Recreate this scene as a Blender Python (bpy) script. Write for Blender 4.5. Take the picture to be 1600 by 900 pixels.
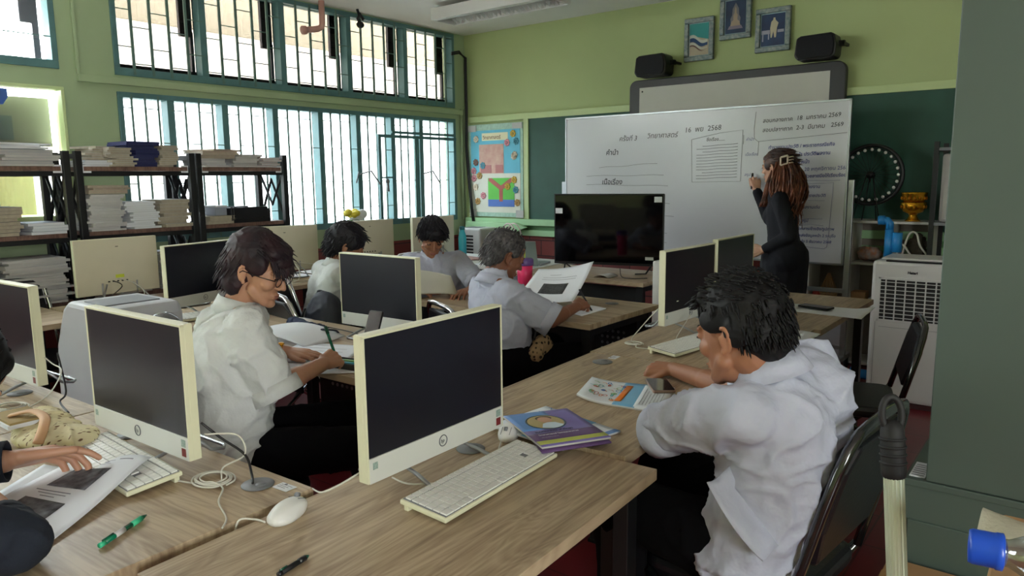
import bpy, bmesh, math, random
from mathutils import Vector, Matrix, noise, Euler
V = Vector
PI = math.pi
C = bpy.context.scene.collection
for o in list(bpy.data.objects): bpy.data.objects.remove(o)
random.seed(7)

# ------------------------------------------------------------- camera
cd = bpy.data.cameras.new('camera'); cam = bpy.data.objects.new('camera', cd); C.objects.link(cam)
cd.sensor_width = 36; cd.lens = 1149 / 1600 * 36; cd.clip_start = .02; cd.clip_end = 200
R_ = Matrix(((0.78789975, -0.08273098, 0.61022092), (0.6157084, 0.12325181, -0.77827511), (-0.01082337, 0.98892092, 0.14804823)))
cam.matrix_world = Matrix.Translation((0, 0, 1.45)) @ R_.to_4x4()
bpy.context.scene.camera = cam

# ------------------------------------------------------------- world, exposure
sc = bpy.context.scene
w = bpy.data.worlds.new('sky'); sc.world = w; w.use_nodes = True
wn = w.node_tree.nodes; bg = wn['Background']
tc = wn.new('ShaderNodeTexCoord'); gr = wn.new('ShaderNodeSeparateXYZ'); rp = wn.new('ShaderNodeValToRGB')
w.node_tree.links.new(tc.outputs['Generated'], gr.inputs[0]); w.node_tree.links.new(gr.outputs['Z'], rp.inputs[0])
rp.color_ramp.elements[0].color = (.80, .80, .78, 1); rp.color_ramp.elements[0].position = 0
rp.color_ramp.elements[1].color = (.86, .93, 1, 1); rp.color_ramp.elements[1].position = .5
w.node_tree.links.new(rp.outputs[0], bg.inputs[0])
bg.inputs[1].default_value = 11
sc.view_settings.view_transform = 'Standard'; sc.view_settings.look = 'None'
sc.view_settings.gamma = 1; sc.view_settings.use_curve_mapping = False
sc.view_settings.exposure = 1.6
XW, YW, ZC = -5.53, 6.25, 2.985     # window wall, board wall, ceiling
XR, YB = 3.2, -3.2
def portal(name, loc, rot, sx, sy):
    l = bpy.data.lights.new(name, 'AREA'); l.shape = 'RECTANGLE'; l.size = sx; l.size_y = sy
    l.cycles.is_portal = True
    o = bpy.data.objects.new(name, l); C.objects.link(o); o.location = loc; o.rotation_euler = rot
portal('daylight_portal', (XW - .12, 1.45, 1.95), (0, -PI/2, 0), 2.2, 9.6)
portal('daylight_portal', (XR + .05, -1.4, 1.7), (0, PI/2, 0), 1.4, 1.5)

# ------------------------------------------------------------- materials
def lin(c):
    return tuple(((x/255)/12.92 if x/255 <= .04045 else ((x/255+.055)/1.055)**2.4) for x in c) + (1,)
def mat(name, c, rough=.6, metal=0, var=.06, scale=6, bump=0, bscale=60, spec=.5, alpha=1, trans=0, coat=0, c2=None, bdist=.004):
    m = bpy.data.materials.new(name); m.use_nodes = True
    nt = m.node_tree; N = nt.nodes; L = nt.links; b = N['Principled BSDF']
    b.inputs['Roughness'].default_value = rough; b.inputs['Metallic'].default_value = metal
    b.inputs['Specular IOR Level'].default_value = spec
    if coat: b.inputs['Coat Weight'].default_value = coat; b.inputs['Coat Roughness'].default_value = .12
    if trans: b.inputs['Transmission Weight'].default_value = trans
    t = N.new('ShaderNodeTexCoord'); n = N.new('ShaderNodeTexNoise'); n.inputs['Scale'].default_value = scale
    n.inputs['Detail'].default_value = 4
    L.new(t.outputs['Object'], n.inputs['Vector'])
    r = N.new('ShaderNodeValToRGB'); a = lin(c); e = r.color_ramp.elements
    e[0].position = .3; e[1].position = .7
    if c2: e[0].color = lin(c2); e[1].color = a
    else:
        e[0].color = tuple(x*(1-var) for x in a[:3]) + (1,); e[1].color = tuple(min(1, x*(1+var)) for x in a[:3]) + (1,)
    L.new(n.outputs['Fac'], r.inputs[0]); L.new(r.outputs[0], b.inputs['Base Color'])
    if bump:
        n2 = N.new('ShaderNodeTexNoise'); n2.inputs['Scale'].default_value = bscale; n2.inputs['Detail'].default_value = 3
        L.new(t.outputs['Object'], n2.inputs['Vector'])
        bp = N.new('ShaderNodeBump'); bp.inputs['Strength'].default_value = bump; bp.inputs['Distance'].default_value = bdist
        L.new(n2.outputs['Fac'], bp.inputs['Height']); L.new(bp.outputs[0], b.inputs['Normal'])
    m.diffuse_color = a
    return m
def wood(name, ca, cb, cc, rough=.42):
    m = bpy.data.materials.new(name); m.use_nodes = True
    nt = m.node_tree; N = nt.nodes; L = nt.links; b = N['Principled BSDF']; b.inputs['Roughness'].default_value = rough
    t = N.new('ShaderNodeTexCoord'); oi = N.new('ShaderNodeObjectInfo')
    ad = N.new('ShaderNodeVectorMath'); ad.operation = 'ADD'; mu = N.new('ShaderNodeVectorMath'); mu.operation = 'SCALE'; mu.inputs['Scale'].default_value = 9
    L.new(oi.outputs['Location'], mu.inputs[0]); L.new(t.outputs['Object'], ad.inputs[0]); L.new(mu.outputs[0], ad.inputs[1])
    mp = N.new('ShaderNodeMapping'); mp.inputs['Scale'].default_value = (1.3, 9, 3); L.new(ad.outputs[0], mp.inputs[0])
    n0 = N.new('ShaderNodeTexNoise'); n0.inputs['Scale'].default_value = 1.3; n0.inputs['Detail'].default_value = 2; n0.inputs['Distortion'].default_value = .6; L.new(mp.outputs[0], n0.inputs['Vector'])
    # contour lines of a slow field give cathedral figure
    k = N.new('ShaderNodeMath'); k.operation = 'MULTIPLY'; k.inputs[1].default_value = 13; L.new(n0.outputs['Fac'], k.inputs[0])
    fr = N.new('ShaderNodeMath'); fr.operation = 'PINGPONG'; fr.inputs[1].default_value = .5; L.new(k.outputs[0], fr.inputs[0])
    mp2 = N.new('ShaderNodeMapping'); mp2.inputs['Scale'].default_value = (4, 110, 20); L.new(ad.outputs[0], mp2.inputs[0])
    n1 = N.new('ShaderNodeTexNoise'); n1.inputs['Scale'].default_value = 1; n1.inputs['Detail'].default_value = 5; L.new(mp2.outputs[0], n1.inputs['Vector'])
    mp3 = N.new('ShaderNodeMapping'); mp3.inputs['Scale'].default_value = (2, 22, 20); L.new(ad.outputs[0], mp3.inputs[0])
    n2 = N.new('ShaderNodeTexNoise'); n2.inputs['Scale'].default_value = 1; n2.inputs['Detail'].default_value = 4; L.new(mp3.outputs[0], n2.inputs['Vector'])
    m1 = N.new('ShaderNodeMath'); m1.operation = 'MULTIPLY_ADD'; m1.inputs[1].default_value = .32; L.new(fr.outputs[0], m1.inputs[0])
    m2 = N.new('ShaderNodeMath'); m2.operation = 'MULTIPLY_ADD'; m2.inputs[1].default_value = .75; m2.inputs[2].default_value = -.45
    L.new(n1.outputs['Fac'], m2.inputs[0])
    m3 = N.new('ShaderNodeMath'); m3.operation = 'MULTIPLY_ADD'; m3.inputs[1].default_value = .9; L.new(n2.outputs['Fac'], m3.inputs[0]); L.new(m2.outputs[0], m3.inputs[2])
    L.new(m3.outputs[0], m1.inputs[2])
    r = N.new('ShaderNodeValToRGB'); e = r.color_ramp.elements; e[0].position = .18; e[0].color = lin(ca); e[1].position = .62; e[1].color = lin(cc)
    x = e.new(.4); x.color = lin(cb)
    L.new(m1.outputs[0], r.inputs[0]); L.new(r.outputs[0], b.inputs['Base Color'])
    bp = N.new('ShaderNodeBump'); bp.inputs['Strength'].default_value = .12; bp.inputs['Distance'].default_value = .002
    L.new(n1.outputs['Fac'], bp.inputs['Height']); L.new(bp.outputs[0], b.inputs['Normal'])
    return m
def brick_mat(name):
    m = mat(name, (120, 48, 44)); N = m.node_tree.nodes; L = m.node_tree.links; b = N['Principled BSDF']
    t = N.new('ShaderNodeTexCoord'); mp = N.new('ShaderNodeMapping'); mp.inputs['Rotation'].default_value = (PI/2, 0, 0)
    br = N.new('ShaderNodeTexBrick'); br.inputs['Color1'].default_value = lin((140, 62, 55)); br.inputs['Color2'].default_value = lin((112, 44, 42))
    br.inputs['Mortar'].default_value = lin((70, 30, 30)); br.inputs['Scale'].default_value = 1; br.inputs['Mortar Size'].default_value = .006
    br.inputs['Brick Width'].default_value = .30; br.inputs['Row Height'].default_value = .16
    L.new(t.outputs['Object'], mp.inputs[0]); L.new(mp.outputs[0], br.inputs['Vector']); L.new(br.outputs['Color'], b.inputs['Base Color'])
    return m
def floor_mat():
    m = mat('red_floor_tile', (120, 40, 44), rough=.28); N = m.node_tree.nodes; L = m.node_tree.links; b = N['Principled BSDF']
    t = N.new('ShaderNodeTexCoord'); br = N.new('ShaderNodeTexBrick'); br.offset = 0
    br.inputs['Color1'].default_value = lin((140, 44, 50)); br.inputs['Color2'].default_value = lin((120, 38, 44)); br.inputs['Mortar'].default_value = lin((88, 30, 34))
    br.inputs['Scale'].default_value = 1; br.inputs['Mortar Size'].default_value = .004; br.inputs['Brick Width'].default_value = .3; br.inputs['Row Height'].default_value = .3
    L.new(t.outputs['Object'], br.inputs['Vector'])
    n = N.new('ShaderNodeTexNoise'); n.inputs['Scale'].default_value = 3; n.inputs['Detail'].default_value = 5; L.new(t.outputs['Object'], n.inputs['Vector'])
    mx = N.new('ShaderNodeMixRGB'); mx.blend_type = 'MULTIPLY'; mx.inputs[0].default_value = .6
    L.new(br.outputs['Color'], mx.inputs[1]); L.new(n.outputs['Color'], mx.inputs[2]); L.new(br.outputs['Color'], b.inputs['Base Color'])
    return m
def glass_mat():
    m = bpy.data.materials.new('window_glass'); m.use_nodes = True; N = m.node_tree.nodes; L = m.node_tree.links
    N.remove(N['Principled BSDF']); o = N['Material Output']
    t = N.new('ShaderNodeBsdfTransparent'); t.inputs[0].default_value = (.95, .97, .97, 1); g = N.new('ShaderNodeBsdfGlossy'); g.inputs['Roughness'].default_value = .05
    x = N.new('ShaderNodeMixShader'); x.inputs[0].default_value = .05
    L.new(t.outputs[0], x.inputs[1]); L.new(g.outputs[0], x.inputs[2]); L.new(x.outputs[0], o.inputs[0])
    return m
def clear_mat(name, tint=(.9, .95, .97, 1), g=.14):
    m = glass_mat(); m.name = name; N = m.node_tree.nodes
    N['Transparent BSDF'].inputs[0].default_value = tint; N['Mix Shader'].inputs[0].default_value = g
    return m
M = {}
M['oak'] = wood('oak_laminate', (134, 113, 90), (162, 141, 114), (184, 164, 135))
M['oak_edge'] = wood('oak_edge_band', (112, 90, 68), (140, 117, 90), (165, 143, 112))
M['shelf_wood'] = wood('brown_shelf_board', (96, 70, 62), (118, 90, 80), (134, 104, 92))
M['green_wall'] = mat('lime_green_wall_paint', (178, 192, 138), .7, var=.05, scale=1.2, bump=.12, bscale=40)
M['trim_green'] = mat('pale_green_trim_paint', (196, 212, 156), .5, var=.04, scale=5)
M['mint'] = mat('mint_window_wall_paint', (162, 180, 142), .65, var=.05, scale=2, bump=.1)
M['ledge_green'] = mat('mint_ledge_paint', (172, 214, 165), .5, var=.05)
M['teal'] = mat('teal_window_frame_paint', (84, 122, 124), .5, var=.12, scale=9)
M['grille'] = mat('grey_green_grille_paint', (92, 120, 112), .5, var=.1, scale=10)
M['ceiling'] = mat('white_ceiling_paint', (226, 224, 220), .8, var=.03, scale=1.5)
M['floor'] = floor_mat()
M['brick'] = brick_mat('red_painted_brick')
M['board_green'] = mat('green_chalkboard', (40, 84, 70), .55, var=.18, scale=3)
M['iwb_frame'] = mat('charcoal_board_frame', (52, 52, 56), .45)
M['iwb'] = mat('matte_grey_white_board', (206, 204, 196), .5, var=.02)
M['whiteboard'] = mat('glossy_whiteboard', (214, 216, 222), .22, var=.015, scale=2)
M['alu'] = mat('brushed_aluminium', (170, 174, 178), .35, .8, var=.05)
M['black'] = mat('black_powder_coat', (20, 21, 24), .45, var=.1)
M['blackplastic'] = mat('black_plastic', (24, 25, 29), .35, var=.1)
M['rubber'] = mat('black_rubber', (18, 18, 19), .7)
M['chrome'] = mat('chrome_tube', (205, 205, 208), .14, 1, var=.02)
M['darkchrome'] = mat('black_glossy_tube', (22, 26, 26), .12, .0, var=.1, coat=1)
M['vinyl'] = mat('black_vinyl', (20, 21, 26), .38, var=.15, bump=.15, bscale=90)
M['cream'] = mat('aged_cream_plastic', (218, 216, 186), .4, var=.03)
M['creamback'] = mat('cream_monitor_back', (204, 198, 176), .5, var=.03)
M['chin'] = mat('pale_silver_plastic', (208, 209, 202), .38, var=.02)
M['screen'] = mat('dark_lcd_screen', (20, 21, 31), .3, var=.05, spec=.45)
M['tv'] = mat('black_glossy_tv_glass', (8, 8, 10), .06, var=.05, spec=.6)
M['white'] = mat('white_plastic', (222, 222, 218), .35, var=.02)
M['key'] = mat('white_keycap', (226, 226, 220), .45, var=.015)
M['ac'] = mat('grey_white_plastic', (205, 203, 200), .4, var=.02)
M['acdark'] = mat('dark_grille_recess', (30, 27, 26), .7)
M['greyp'] = mat('mid_grey_plastic', (120, 122, 126), .45)
M['paper'] = mat('white_paper', (226, 229, 234), .75, var=.015, scale=8)
M['paper2'] = mat('greyed_paper', (196, 194, 192), .8, var=.06, scale=20)
M['kraft'] = mat('kraft_paper_edges', (176, 166, 148), .85, var=.1, scale=30)
M['photo'] = mat('grey_printed_photo', (112, 112, 118), .7, c2=(26, 26, 30), scale=38)
M['photo2'] = mat('dark_printed_photo', (78, 80, 80), .7, c2=(46, 48, 48), scale=90)
M['ink'] = mat('black_marker_ink', (66, 66, 74), .6)
M['blueink'] = mat('blue_marker_ink', (84, 92, 150), .6)
M['print'] = mat('faint_printed_text', (130, 130, 140), .7)
M['cable'] = mat('white_cable', (205, 203, 190), .45)
M['bcable'] = mat('black_cable', (26, 26, 28), .45)
M['cabinet'] = mat('green_grey_steel_paint', (80, 94, 86), .5, var=.03, scale=1.5)
M['card'] = mat('brown_cardboard', (176, 138, 98), .8, var=.06, scale=5)
M['gold'] = mat('gold_lacquer', (222, 160, 40), .22, .85, var=.15, scale=30)
M['bluepvc'] = mat('blue_pvc', (38, 132, 200), .35)
M['navybook'] = mat('navy_book_cover', (40, 44, 92), .45)
M['window_glass'] = glass_mat()
M['dimmed_frosted_glass'] = clear_mat('dimmed_frosted_louvre_glass', (.30, .285, .265, 1), .03)  # frosted cream panes, tint kept low to dim the overbright sky behind
M['dimmed_glass'] = clear_mat('dimmed_window_glass', (.50, .52, .53, 1), .04)  # even grey tint added to cut the sky brightness seen through these panes

# ------------------------------------------------------------- mesh builder
TS = .68
class MB:
    def __init__(s): s.v = []; s.f = []; s.sm = []; s.mi = []; s.cur = 0
    def add(s, vs, fs, smooth=False, mtx=None):
        b = len(s.v)
        s.v += [mtx @ V(p) for p in vs] if mtx is not None else [V(p) for p in vs]
        for f in fs: s.f.append([b + i for i in f]); s.sm.append(smooth); s.mi.append(s.cur)
        return s
    def box(s, c, d, mtx=None, rz=0, taper=1):
        x, y, z = d[0]/2, d[1]/2, d[2]/2
        vs = [(-x,-y,-z),(x,-y,-z),(x,y,-z),(-x,y,-z),(-x*taper,-y*taper,z),(x*taper,-y*taper,z),(x*taper,y*taper,z),(-x*taper,y*taper,z)]
        T = Matrix.Translation(c) @ Matrix.Rotation(rz, 4, 'Z')
        if mtx is not None: T = mtx @ T
        return s.add(vs, [(0,3,2,1),(4,5,6,7),(0,1,5,4),(1,2,6,5),(2,3,7,6),(3,0,4,7)], False, T)
    def b2(s, x0, x1, y0, y1, z0, z1, mtx=None):
        return s.box(((x0+x1)/2,(y0+y1)/2,(z0+z1)/2), (abs(x1-x0),abs(y1-y0),abs(z1-z0)), mtx)
    def prism(s, poly, z0, z1, mtx=None, smooth=False):
        n = len(poly); vs = [(x,y,z0) for x,y in poly] + [(x,y,z1) for x,y in poly]
        fs = [tuple(range(n-1,-1,-1)), tuple(range(n,2*n))] + [(i,(i+1)%n,(i+1)%n+n,i+n) for i in range(n)]
        return s.add(vs, fs, smooth, mtx)
    def lathe(s, prof, seg=24, mtx=None, smooth=True):
        vs = []; fs = []; n = len(prof)
        for r, z in prof:
            for k in range(seg):
                a = 2*PI*k/seg; vs.append((r*math.cos(a), r*math.sin(a), z))
        for i in range(n-1):
            for k in range(seg):
                k2 = (k+1) % seg; fs.append((i*seg+k, i*seg+k2, (i+1)*seg+k2, (i+1)*seg+k))
        fs.append(tuple(range(seg-1,-1,-1))); fs.append(tuple((n-1)*seg+k for k in range(seg)))
        return s.add(vs, fs, smooth, mtx)
    def cyl(s, p0, p1, r, r2=None, seg=16, mtx=None, smooth=True):
        p0, p1 = V(p0), V(p1); d = p1-p0
        T = Matrix.Translation(p0) @ d.to_track_quat('Z','Y').to_matrix().to_4x4()
        if mtx is not None: T = mtx @ T
        return s.lathe([(r,0),(r2 if r2 is not None else r, d.length)], seg, T, smooth)
    def cap(s, p0, r0, p1, r1, seg=14):
        p0, p1 = V(p0), V(p1); d = p1-p0; L = max(d.length, 1e-5)
        T = Matrix.Translation(p0) @ (d.to_track_quat('Z','Y').to_matrix().to_4x4() if d.length > 1e-6 else Matrix())
        pr = []
        for k in range(5): a = -PI/2 + PI/2*k/4*.98 + .03; pr.append((r0*math.cos(a), r0*math.sin(a)))
        for k in range(5): a = PI/2*k/4*.98; pr.append((r1*math.cos(a), L + r1*math.sin(a)))
        return s.lathe(pr, seg, T)
    def chain(s, pts, rs):
        for i in range(len(pts)-1): s.cap(pts[i], rs[i], pts[i+1], rs[i+1])
        return s
    def ell(s, c, r, rot=None, seg=18, rings=12, mtx=None):
        pr = []
        for k in range(rings+1):
            a = -PI/2 + PI*k/rings; pr.append((max(math.cos(a), .02), math.sin(a)))
        T = Matrix.Translation(c) @ (rot.to_4x4() if rot is not None else Matrix()) @ Matrix.Diagonal((r[0], r[1], r[2], 1))
        if mtx is not None: T = mtx @ T
        return s.lathe(pr, seg, T)
    def tube(s, pts, r, seg=8, closed=False, mtx=None, flat=1):
        pts = [V(p) for p in pts]; n = len(pts); vs = []; fs = []
        up = V((0,0,1)); prev = None
        for i, p in enumerate(pts):
            if closed: d = pts[(i+1)%n]-pts[i-1]
            else: d = pts[min(i+1,n-1)]-pts[max(i-1,0)]
            d.normalize()
            if prev is None:
                a = d.cross(up)
                if a.length < .1: a = d.cross(V((1,0,0)))
            else: a = prev - d*prev.dot(d)
            a.normalize(); prev = a; b = d.cross(a)
            rr = r[i] if isinstance(r, (list, tuple)) else r
            for k in range(seg):
                t = 2*PI*k/seg; vs.append(p + a*math.cos(t)*rr + b*math.sin(t)*rr*flat)
        m = n if closed else n-1
        for i in range(m):
            for k in range(seg):
                i2 = (i+1) % n; k2 = (k+1) % seg; fs.append((i*seg+k, i*seg+k2, i2*seg+k2, i2*seg+k))
        if not closed: fs.append(tuple(range(seg-1,-1,-1))); fs.append(tuple((n-1)*seg+k for k in range(seg)))
        return s.add(vs, fs, True, mtx)
    def sheet(s, fn, nu, nv, th=.0012, u=(0,1), v=(0,1), dz=0):
        # thin slab following fn(u,v)
        top = []; bot = []
        for i in range(nu+1):
            for j in range(nv+1):
                a = u[0]+(u[1]-u[0])*i/nu; b = v[0]+(v[1]-v[0])*j/nv; e = 1e-3
                p = V(fn(a,b)); n = (V(fn(a+e,b))-p).cross(V(fn(a,b+e))-p)
                if n.length > 0: n.normalize()
                if n.z < 0: n = -n
                top.append(p+n*(dz)); bot.append(p+n*(dz-th))
        N = len(top); g = lambda i,j: i*(nv+1)+j; fs = []
        for i in range(nu):
            for j in range(nv):
                fs.append((g(i,j),g(i+1,j),g(i+1,j+1),g(i,j+1))); fs.append((N+g(i,j),N+g(i,j+1),N+g(i+1,j+1),N+g(i+1,j)))
        for i in range(nu): fs.append((g(i,0),N+g(i,0),N+g(i+1,0),g(i+1,0))); fs.append((g(i,nv),g(i+1,nv),N+g(i+1,nv),N+g(i,nv)))
        for j in range(nv): fs.append((g(0,j),g(0,j+1),N+g(0,j+1),N+g(0,j))); fs.append((g(nu,j),N+g(nu,j),N+g(nu,j+1),g(nu,j+1)))
        return s.add(top+bot, fs, True)
    def text(s, body, size, mtx, shear=0, bold=0, align="LEFT"):
        size = size * TS
        t = bpy.data.curves.new('t', 'FONT'); t.body = body; t.size = size; t.shear = shear; t.offset = bold; t.align_x = align; t.resolution_u = 2
        ob = bpy.data.objects.new('t', t); C.objects.link(ob); bpy.context.view_layer.update()
        me = bpy.data.meshes.new_from_object(ob.evaluated_get(bpy.context.evaluated_depsgraph_get()))
        s.add([v.co.copy() for v in me.vertices], [tuple(p.vertices) for p in me.polygons], False, mtx)
        bpy.data.objects.remove(ob); bpy.data.curves.remove(t); bpy.data.meshes.remove(me)
        return s
    def mesh(s, name):
        me = bpy.data.meshes.new(name); me.from_pydata([tuple(p) for p in s.v], [], s.f)
        me.polygons.foreach_set('use_smooth', s.sm); me.polygons.foreach_set('material_index', s.mi); me.update(); return me
def bev(o, wd, seg=2):
    m = o.modifiers.new('bevel', 'BEVEL'); m.width = wd; m.segments = seg; m.limit_method = 'ANGLE'; m.angle_limit = math.radians(40); m.harden_normals = False
def obj(name, mb, m, parent=None, bevel=0, world=False, mtx=None):
    if world and parent: 
        inv = Matrix.Translation(-parent.location)
        mb.v = [inv @ p for p in mb.v]
    me = mb.mesh(name) if isinstance(mb, MB) else mb
    for x in (m if isinstance(m, (list, tuple)) else [m]): me.materials.append(M[x] if isinstance(x, str) else x)
    o = bpy.data.objects.new(name, me); C.objects.link(o)
    if parent: o.parent = parent
    if bevel: bev(o, bevel)
    return o
def tag(o, label=None, cat=None, group=None, kind=None):
    if label: o['label'] = label
    if cat: o['category'] = cat
    if group: o['group'] = group
    if kind: o['kind'] = kind
    return o
def thing(name, label, cat, loc=(0,0,0), rz=0, group=None):
    o = bpy.data.objects.new(name, None); C.objects.link(o); o.empty_display_size = .05
    o.location = loc; o.rotation_euler = (0, 0, rz)
    return tag(o, label, cat, group)
def struct(name, mb, m, parent=None, bevel=0):
    o = obj(name, mb, m, parent, bevel)
    if parent is None: o['kind'] = 'structure'
    return o
def single(name, label, cat, mb, m, loc=(0,0,0), rz=0, group=None, bevel=0):
    o = obj(name, mb, m, None, bevel); o.location = loc; o.rotation_euler = (0,0,rz); return tag(o, label, cat, group)
def dup(root, loc, rz=0, label=None, group=None):
    r = root.copy(); C.objects.link(r); r.location = loc; r.rotation_euler = (0,0,rz)
    if label: r['label'] = label
    if group: r['group'] = group
    for ch in list(root.children):
        c = ch.copy(); C.objects.link(c); c.parent = r
        for g in ch.children:
            d = g.copy(); C.objects.link(d); d.parent = c
    return r
def bake(mb, voxel, smooth=2, fac=.5, post=None, extra=None, name='form'):
    me = mb.mesh(name); ob = bpy.data.objects.new('tmp', me); C.objects.link(ob)
    r = ob.modifiers.new('r', 'REMESH'); r.mode = 'VOXEL'; r.voxel_size = voxel; r.use_smooth_shade = True
    if smooth: s = ob.modifiers.new('s', 'SMOOTH'); s.iterations = smooth; s.factor = fac
    bpy.context.view_layer.update()
    out = bpy.data.meshes.new_from_object(ob.evaluated_get(bpy.context.evaluated_depsgraph_get()))
    bpy.data.objects.remove(ob); bpy.data.meshes.remove(me)
    if post:
        nn = [v.normal.copy() for v in out.vertices]
        for v, n in zip(out.vertices, nn): v.co = v.co + n * post(v.co, n)
    res = MB(); res.add([v.co.copy() for v in out.vertices], [tuple(p.vertices) for p in out.polygons], True)
    bpy.data.meshes.remove(out)
    if extra: res.add(extra.v, extra.f, True)
    return res
def rxz(loc, rx=0, ry=0, rz=0):
    return Matrix.Translation(loc) @ Euler((rx, ry, rz)).to_matrix().to_4x4()
def wallm(x, y, z):          # text plane on the board wall, facing the room
    return Matrix.Translation((x, y, z)) @ Matrix.Rotation(PI/2, 4, 'X')
# ============================================================= ROOM
struct('floor', MB().b2(XW-.2, XR+.2, YB-.2, YW+.2, -.1, 0), 'floor')
struct('ceiling', MB().b2(XW-.2, XR+.2, YB-.2, YW+.2, ZC, ZC+.12), 'ceiling')
# window wall (left): piers, sill wall, spandrel
mb = MB()
WT = .16
def wl(y0, y1, z0, z1, m_=None): (m_ or mb).b2(XW-WT, XW, y0, y1, z0, z1)
U0, U1, L0z, L1z = 2.205, 2.975, 1.0, 2.09
wl(YB-.2, YW+.2, .83, L0z); wl(YB-.2, YW+.2, L1z, U0)
wl(YB-.2, YW+.2, U1, ZC)
wl(6.075, YW+.2, L0z, L1z); wl(6.075, YW+.2, U0, U1)
wl(2.165, 2.512, L0z, L1z); wl(2.15, 2.512, U0, U1)
wl(-2.2, -1.85, L0z, L1z); wl(-2.2, -1.85, U0, U1); wl(YB-.2, -3.0, L0z, U1)
struct('wall_left', mb, 'mint')
mb = MB(); mb.b2(XW-WT, XW+.004, YB, YW, 0, .83); struct('trim_1', mb, 'brick')
mb = MB(); mb.b2(XW, XW+.035, 2.255, 6.18, 2.135, 2.185); mb.b2(XW, XW+.02, 2.255, 2.275, 2.185, ZC); struct('trim_2', mb, 'mint', bevel=.003)
# right wall with an open window band
mb = MB(); mb.b2(XR, XR+.15, YB-.2, YW+.2, 0, 1.0); mb.b2(XR, XR+.15, YB-.2, YW+.2, 2.4, ZC)
mb.b2(XR, XR+.15, -.65, YW+.2, 1.0, 2.4); mb.b2(XR, XR+.15, YB-.2, -2.1, 1.0, 2.4)
struct('wall_right', mb, 'green_wall')
mb = MB(); mb.b2(XW-.2, XR+.2, YB-.15, YB, 0, ZC); struct('wall_back', mb, 'green_wall')
mb = MB(); mb.b2(XW-.2, XR+.2, YW, YW+.15, 0, ZC); struct('wall_front', mb, 'green_wall')
mb = MB(); mb.b2(XW, XR, YW-.006, YW, 0, .845); struct('trim_3', mb, 'brick')
# board wall trims
mb = MB(); mb.b2(-5.5, XR, YW-.03, YW, 2.052, 2.112); mb.b2(-4.707, -4.645, YW-.03, YW, 1.0, 2.06)
mb.b2(-5.51, -5.462, YW-.03, YW, 1.0, 2.06); struct('trim_4', mb, 'trim_green', bevel=.003)
mb = MB(); mb.b2(-5.5, XR, YW-.07, YW, .955, 1.02); mb.b2(-5.5, XR, YW-.05, YW, .845, .905); struct('trim_5', mb, 'ledge_green', bevel=.003)
mb = MB(); mb.b2(-5.5, XR, YW-.01, YW, .9, .96); struct('trim_6', mb, mat('dark_mint_recess', (110, 150, 105)))
mb = MB(); mb.prism([(-5.45,-.05),(-4.75,-.05),(-4.62,-.0),(-4.75,.045),(-5.45,.045)], 0, .05, Matrix.Translation((0, YW-.075, .935)) @ Matrix.Rotation(PI/2, 4, 'X')); 
struct('trim_7', mb, 'ledge_green', bevel=.002)
# chalkboard behind
single('chalkboard', 'green chalkboard panel along the wall behind the whiteboard', 'chalkboard', MB().b2(-4.645, XR-.1, YW-.014, YW-.001, 1.02, 2.052), 'board_green')
M['nail'] = mat('dark_nail', (40, 40, 36))

# ---- windows
def window(idx, y0, y1, z0, z1, mull, nb, tie, thick=.055, fr='teal', gl='window_glass', bw=.006):
    root = struct('window_%d' % idx, MB().b2(XW-.10, XW+.012, y0, y1, z0, z0+thick).b2(XW-.10, XW+.012, y0, y1, z1-thick*.7, z1).b2(XW-.10, XW+.012, y0, y0+thick*.7, z0+thick, z1-thick*.7).b2(XW-.10, XW+.012, y1-thick*.7, y1, z0+thick, z1-thick*.7), fr, bevel=.003)
    m = MB()
    for y in mull: m.b2(XW-.09, XW+.008, y-.028, y+.028, z0+thick, z1-thick*.7)
    if mull: obj('window_mullion', m, fr, root, .003)
    obj('window_glass', MB().b2(XW-.075, XW-.071, y0+.03, y1-.03, z0+.04, z1-.03), gl, root)
    g = MB(); ys = [y0] + list(mull) + [y1]; q = 0
    for a, b in zip(ys[:-1], ys[1:]):
        for k in range(1, nb+1):
            y = a + (b-a)*k/(nb+1); g.b2(XW+.002, XW+.014, y-bw, y+bw, z0+.01, z1-.01)
        for k in range(nb+1):
            ya = a + (b-a)*k/(nb+1); yb_ = a + (b-a)*(k+1)/(nb+1); q += 1
            for j in range(tie):
                zt = z0 + (z1-z0)*((j+.35+.5*(q % 2)*.9)/tie)
                if zt < z1-.03: g.b2(XW+.004, XW+.009, ya, yb_, zt-.0035, zt+.0035)
    obj('window_grille', g, 'grille', root)
    return root
w1 = window(1, 2.512, 6.075, U0, U1, [3.203, 3.922, 4.641, 5.357], 4, 3, gl='dimmed_frosted_glass', bw=.0095)
w2 = window(2, 2.512, 6.075, L0z, L1z, [2.90, 3.345, 3.81, 4.28, 4.715, 5.155, 5.55], 3, 2, gl='dimmed_glass', bw=.0065)
w3 = window(3, -1.85, 2.15, U0, U1, [1.43, .71, 0, -.7], 4, 3, bw=.0095)
w4 = window(4, -1.85, 2.165, 1.2, L1z, [1.0, 0, -1.0], 6, 1, fr='trim_green', thick=.03, gl='dimmed_glass')
obj('window_sill_board', MB().b2(XW-.15, XW+.01, -1.85, 2.165, 1.0, 1.2), 'mint', w4)
window(5, -3.0, -2.2, U0, U1, [], 4, 3); window(6, -3.0, -2.2, L0z, L1z, [], 3, 2)
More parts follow.
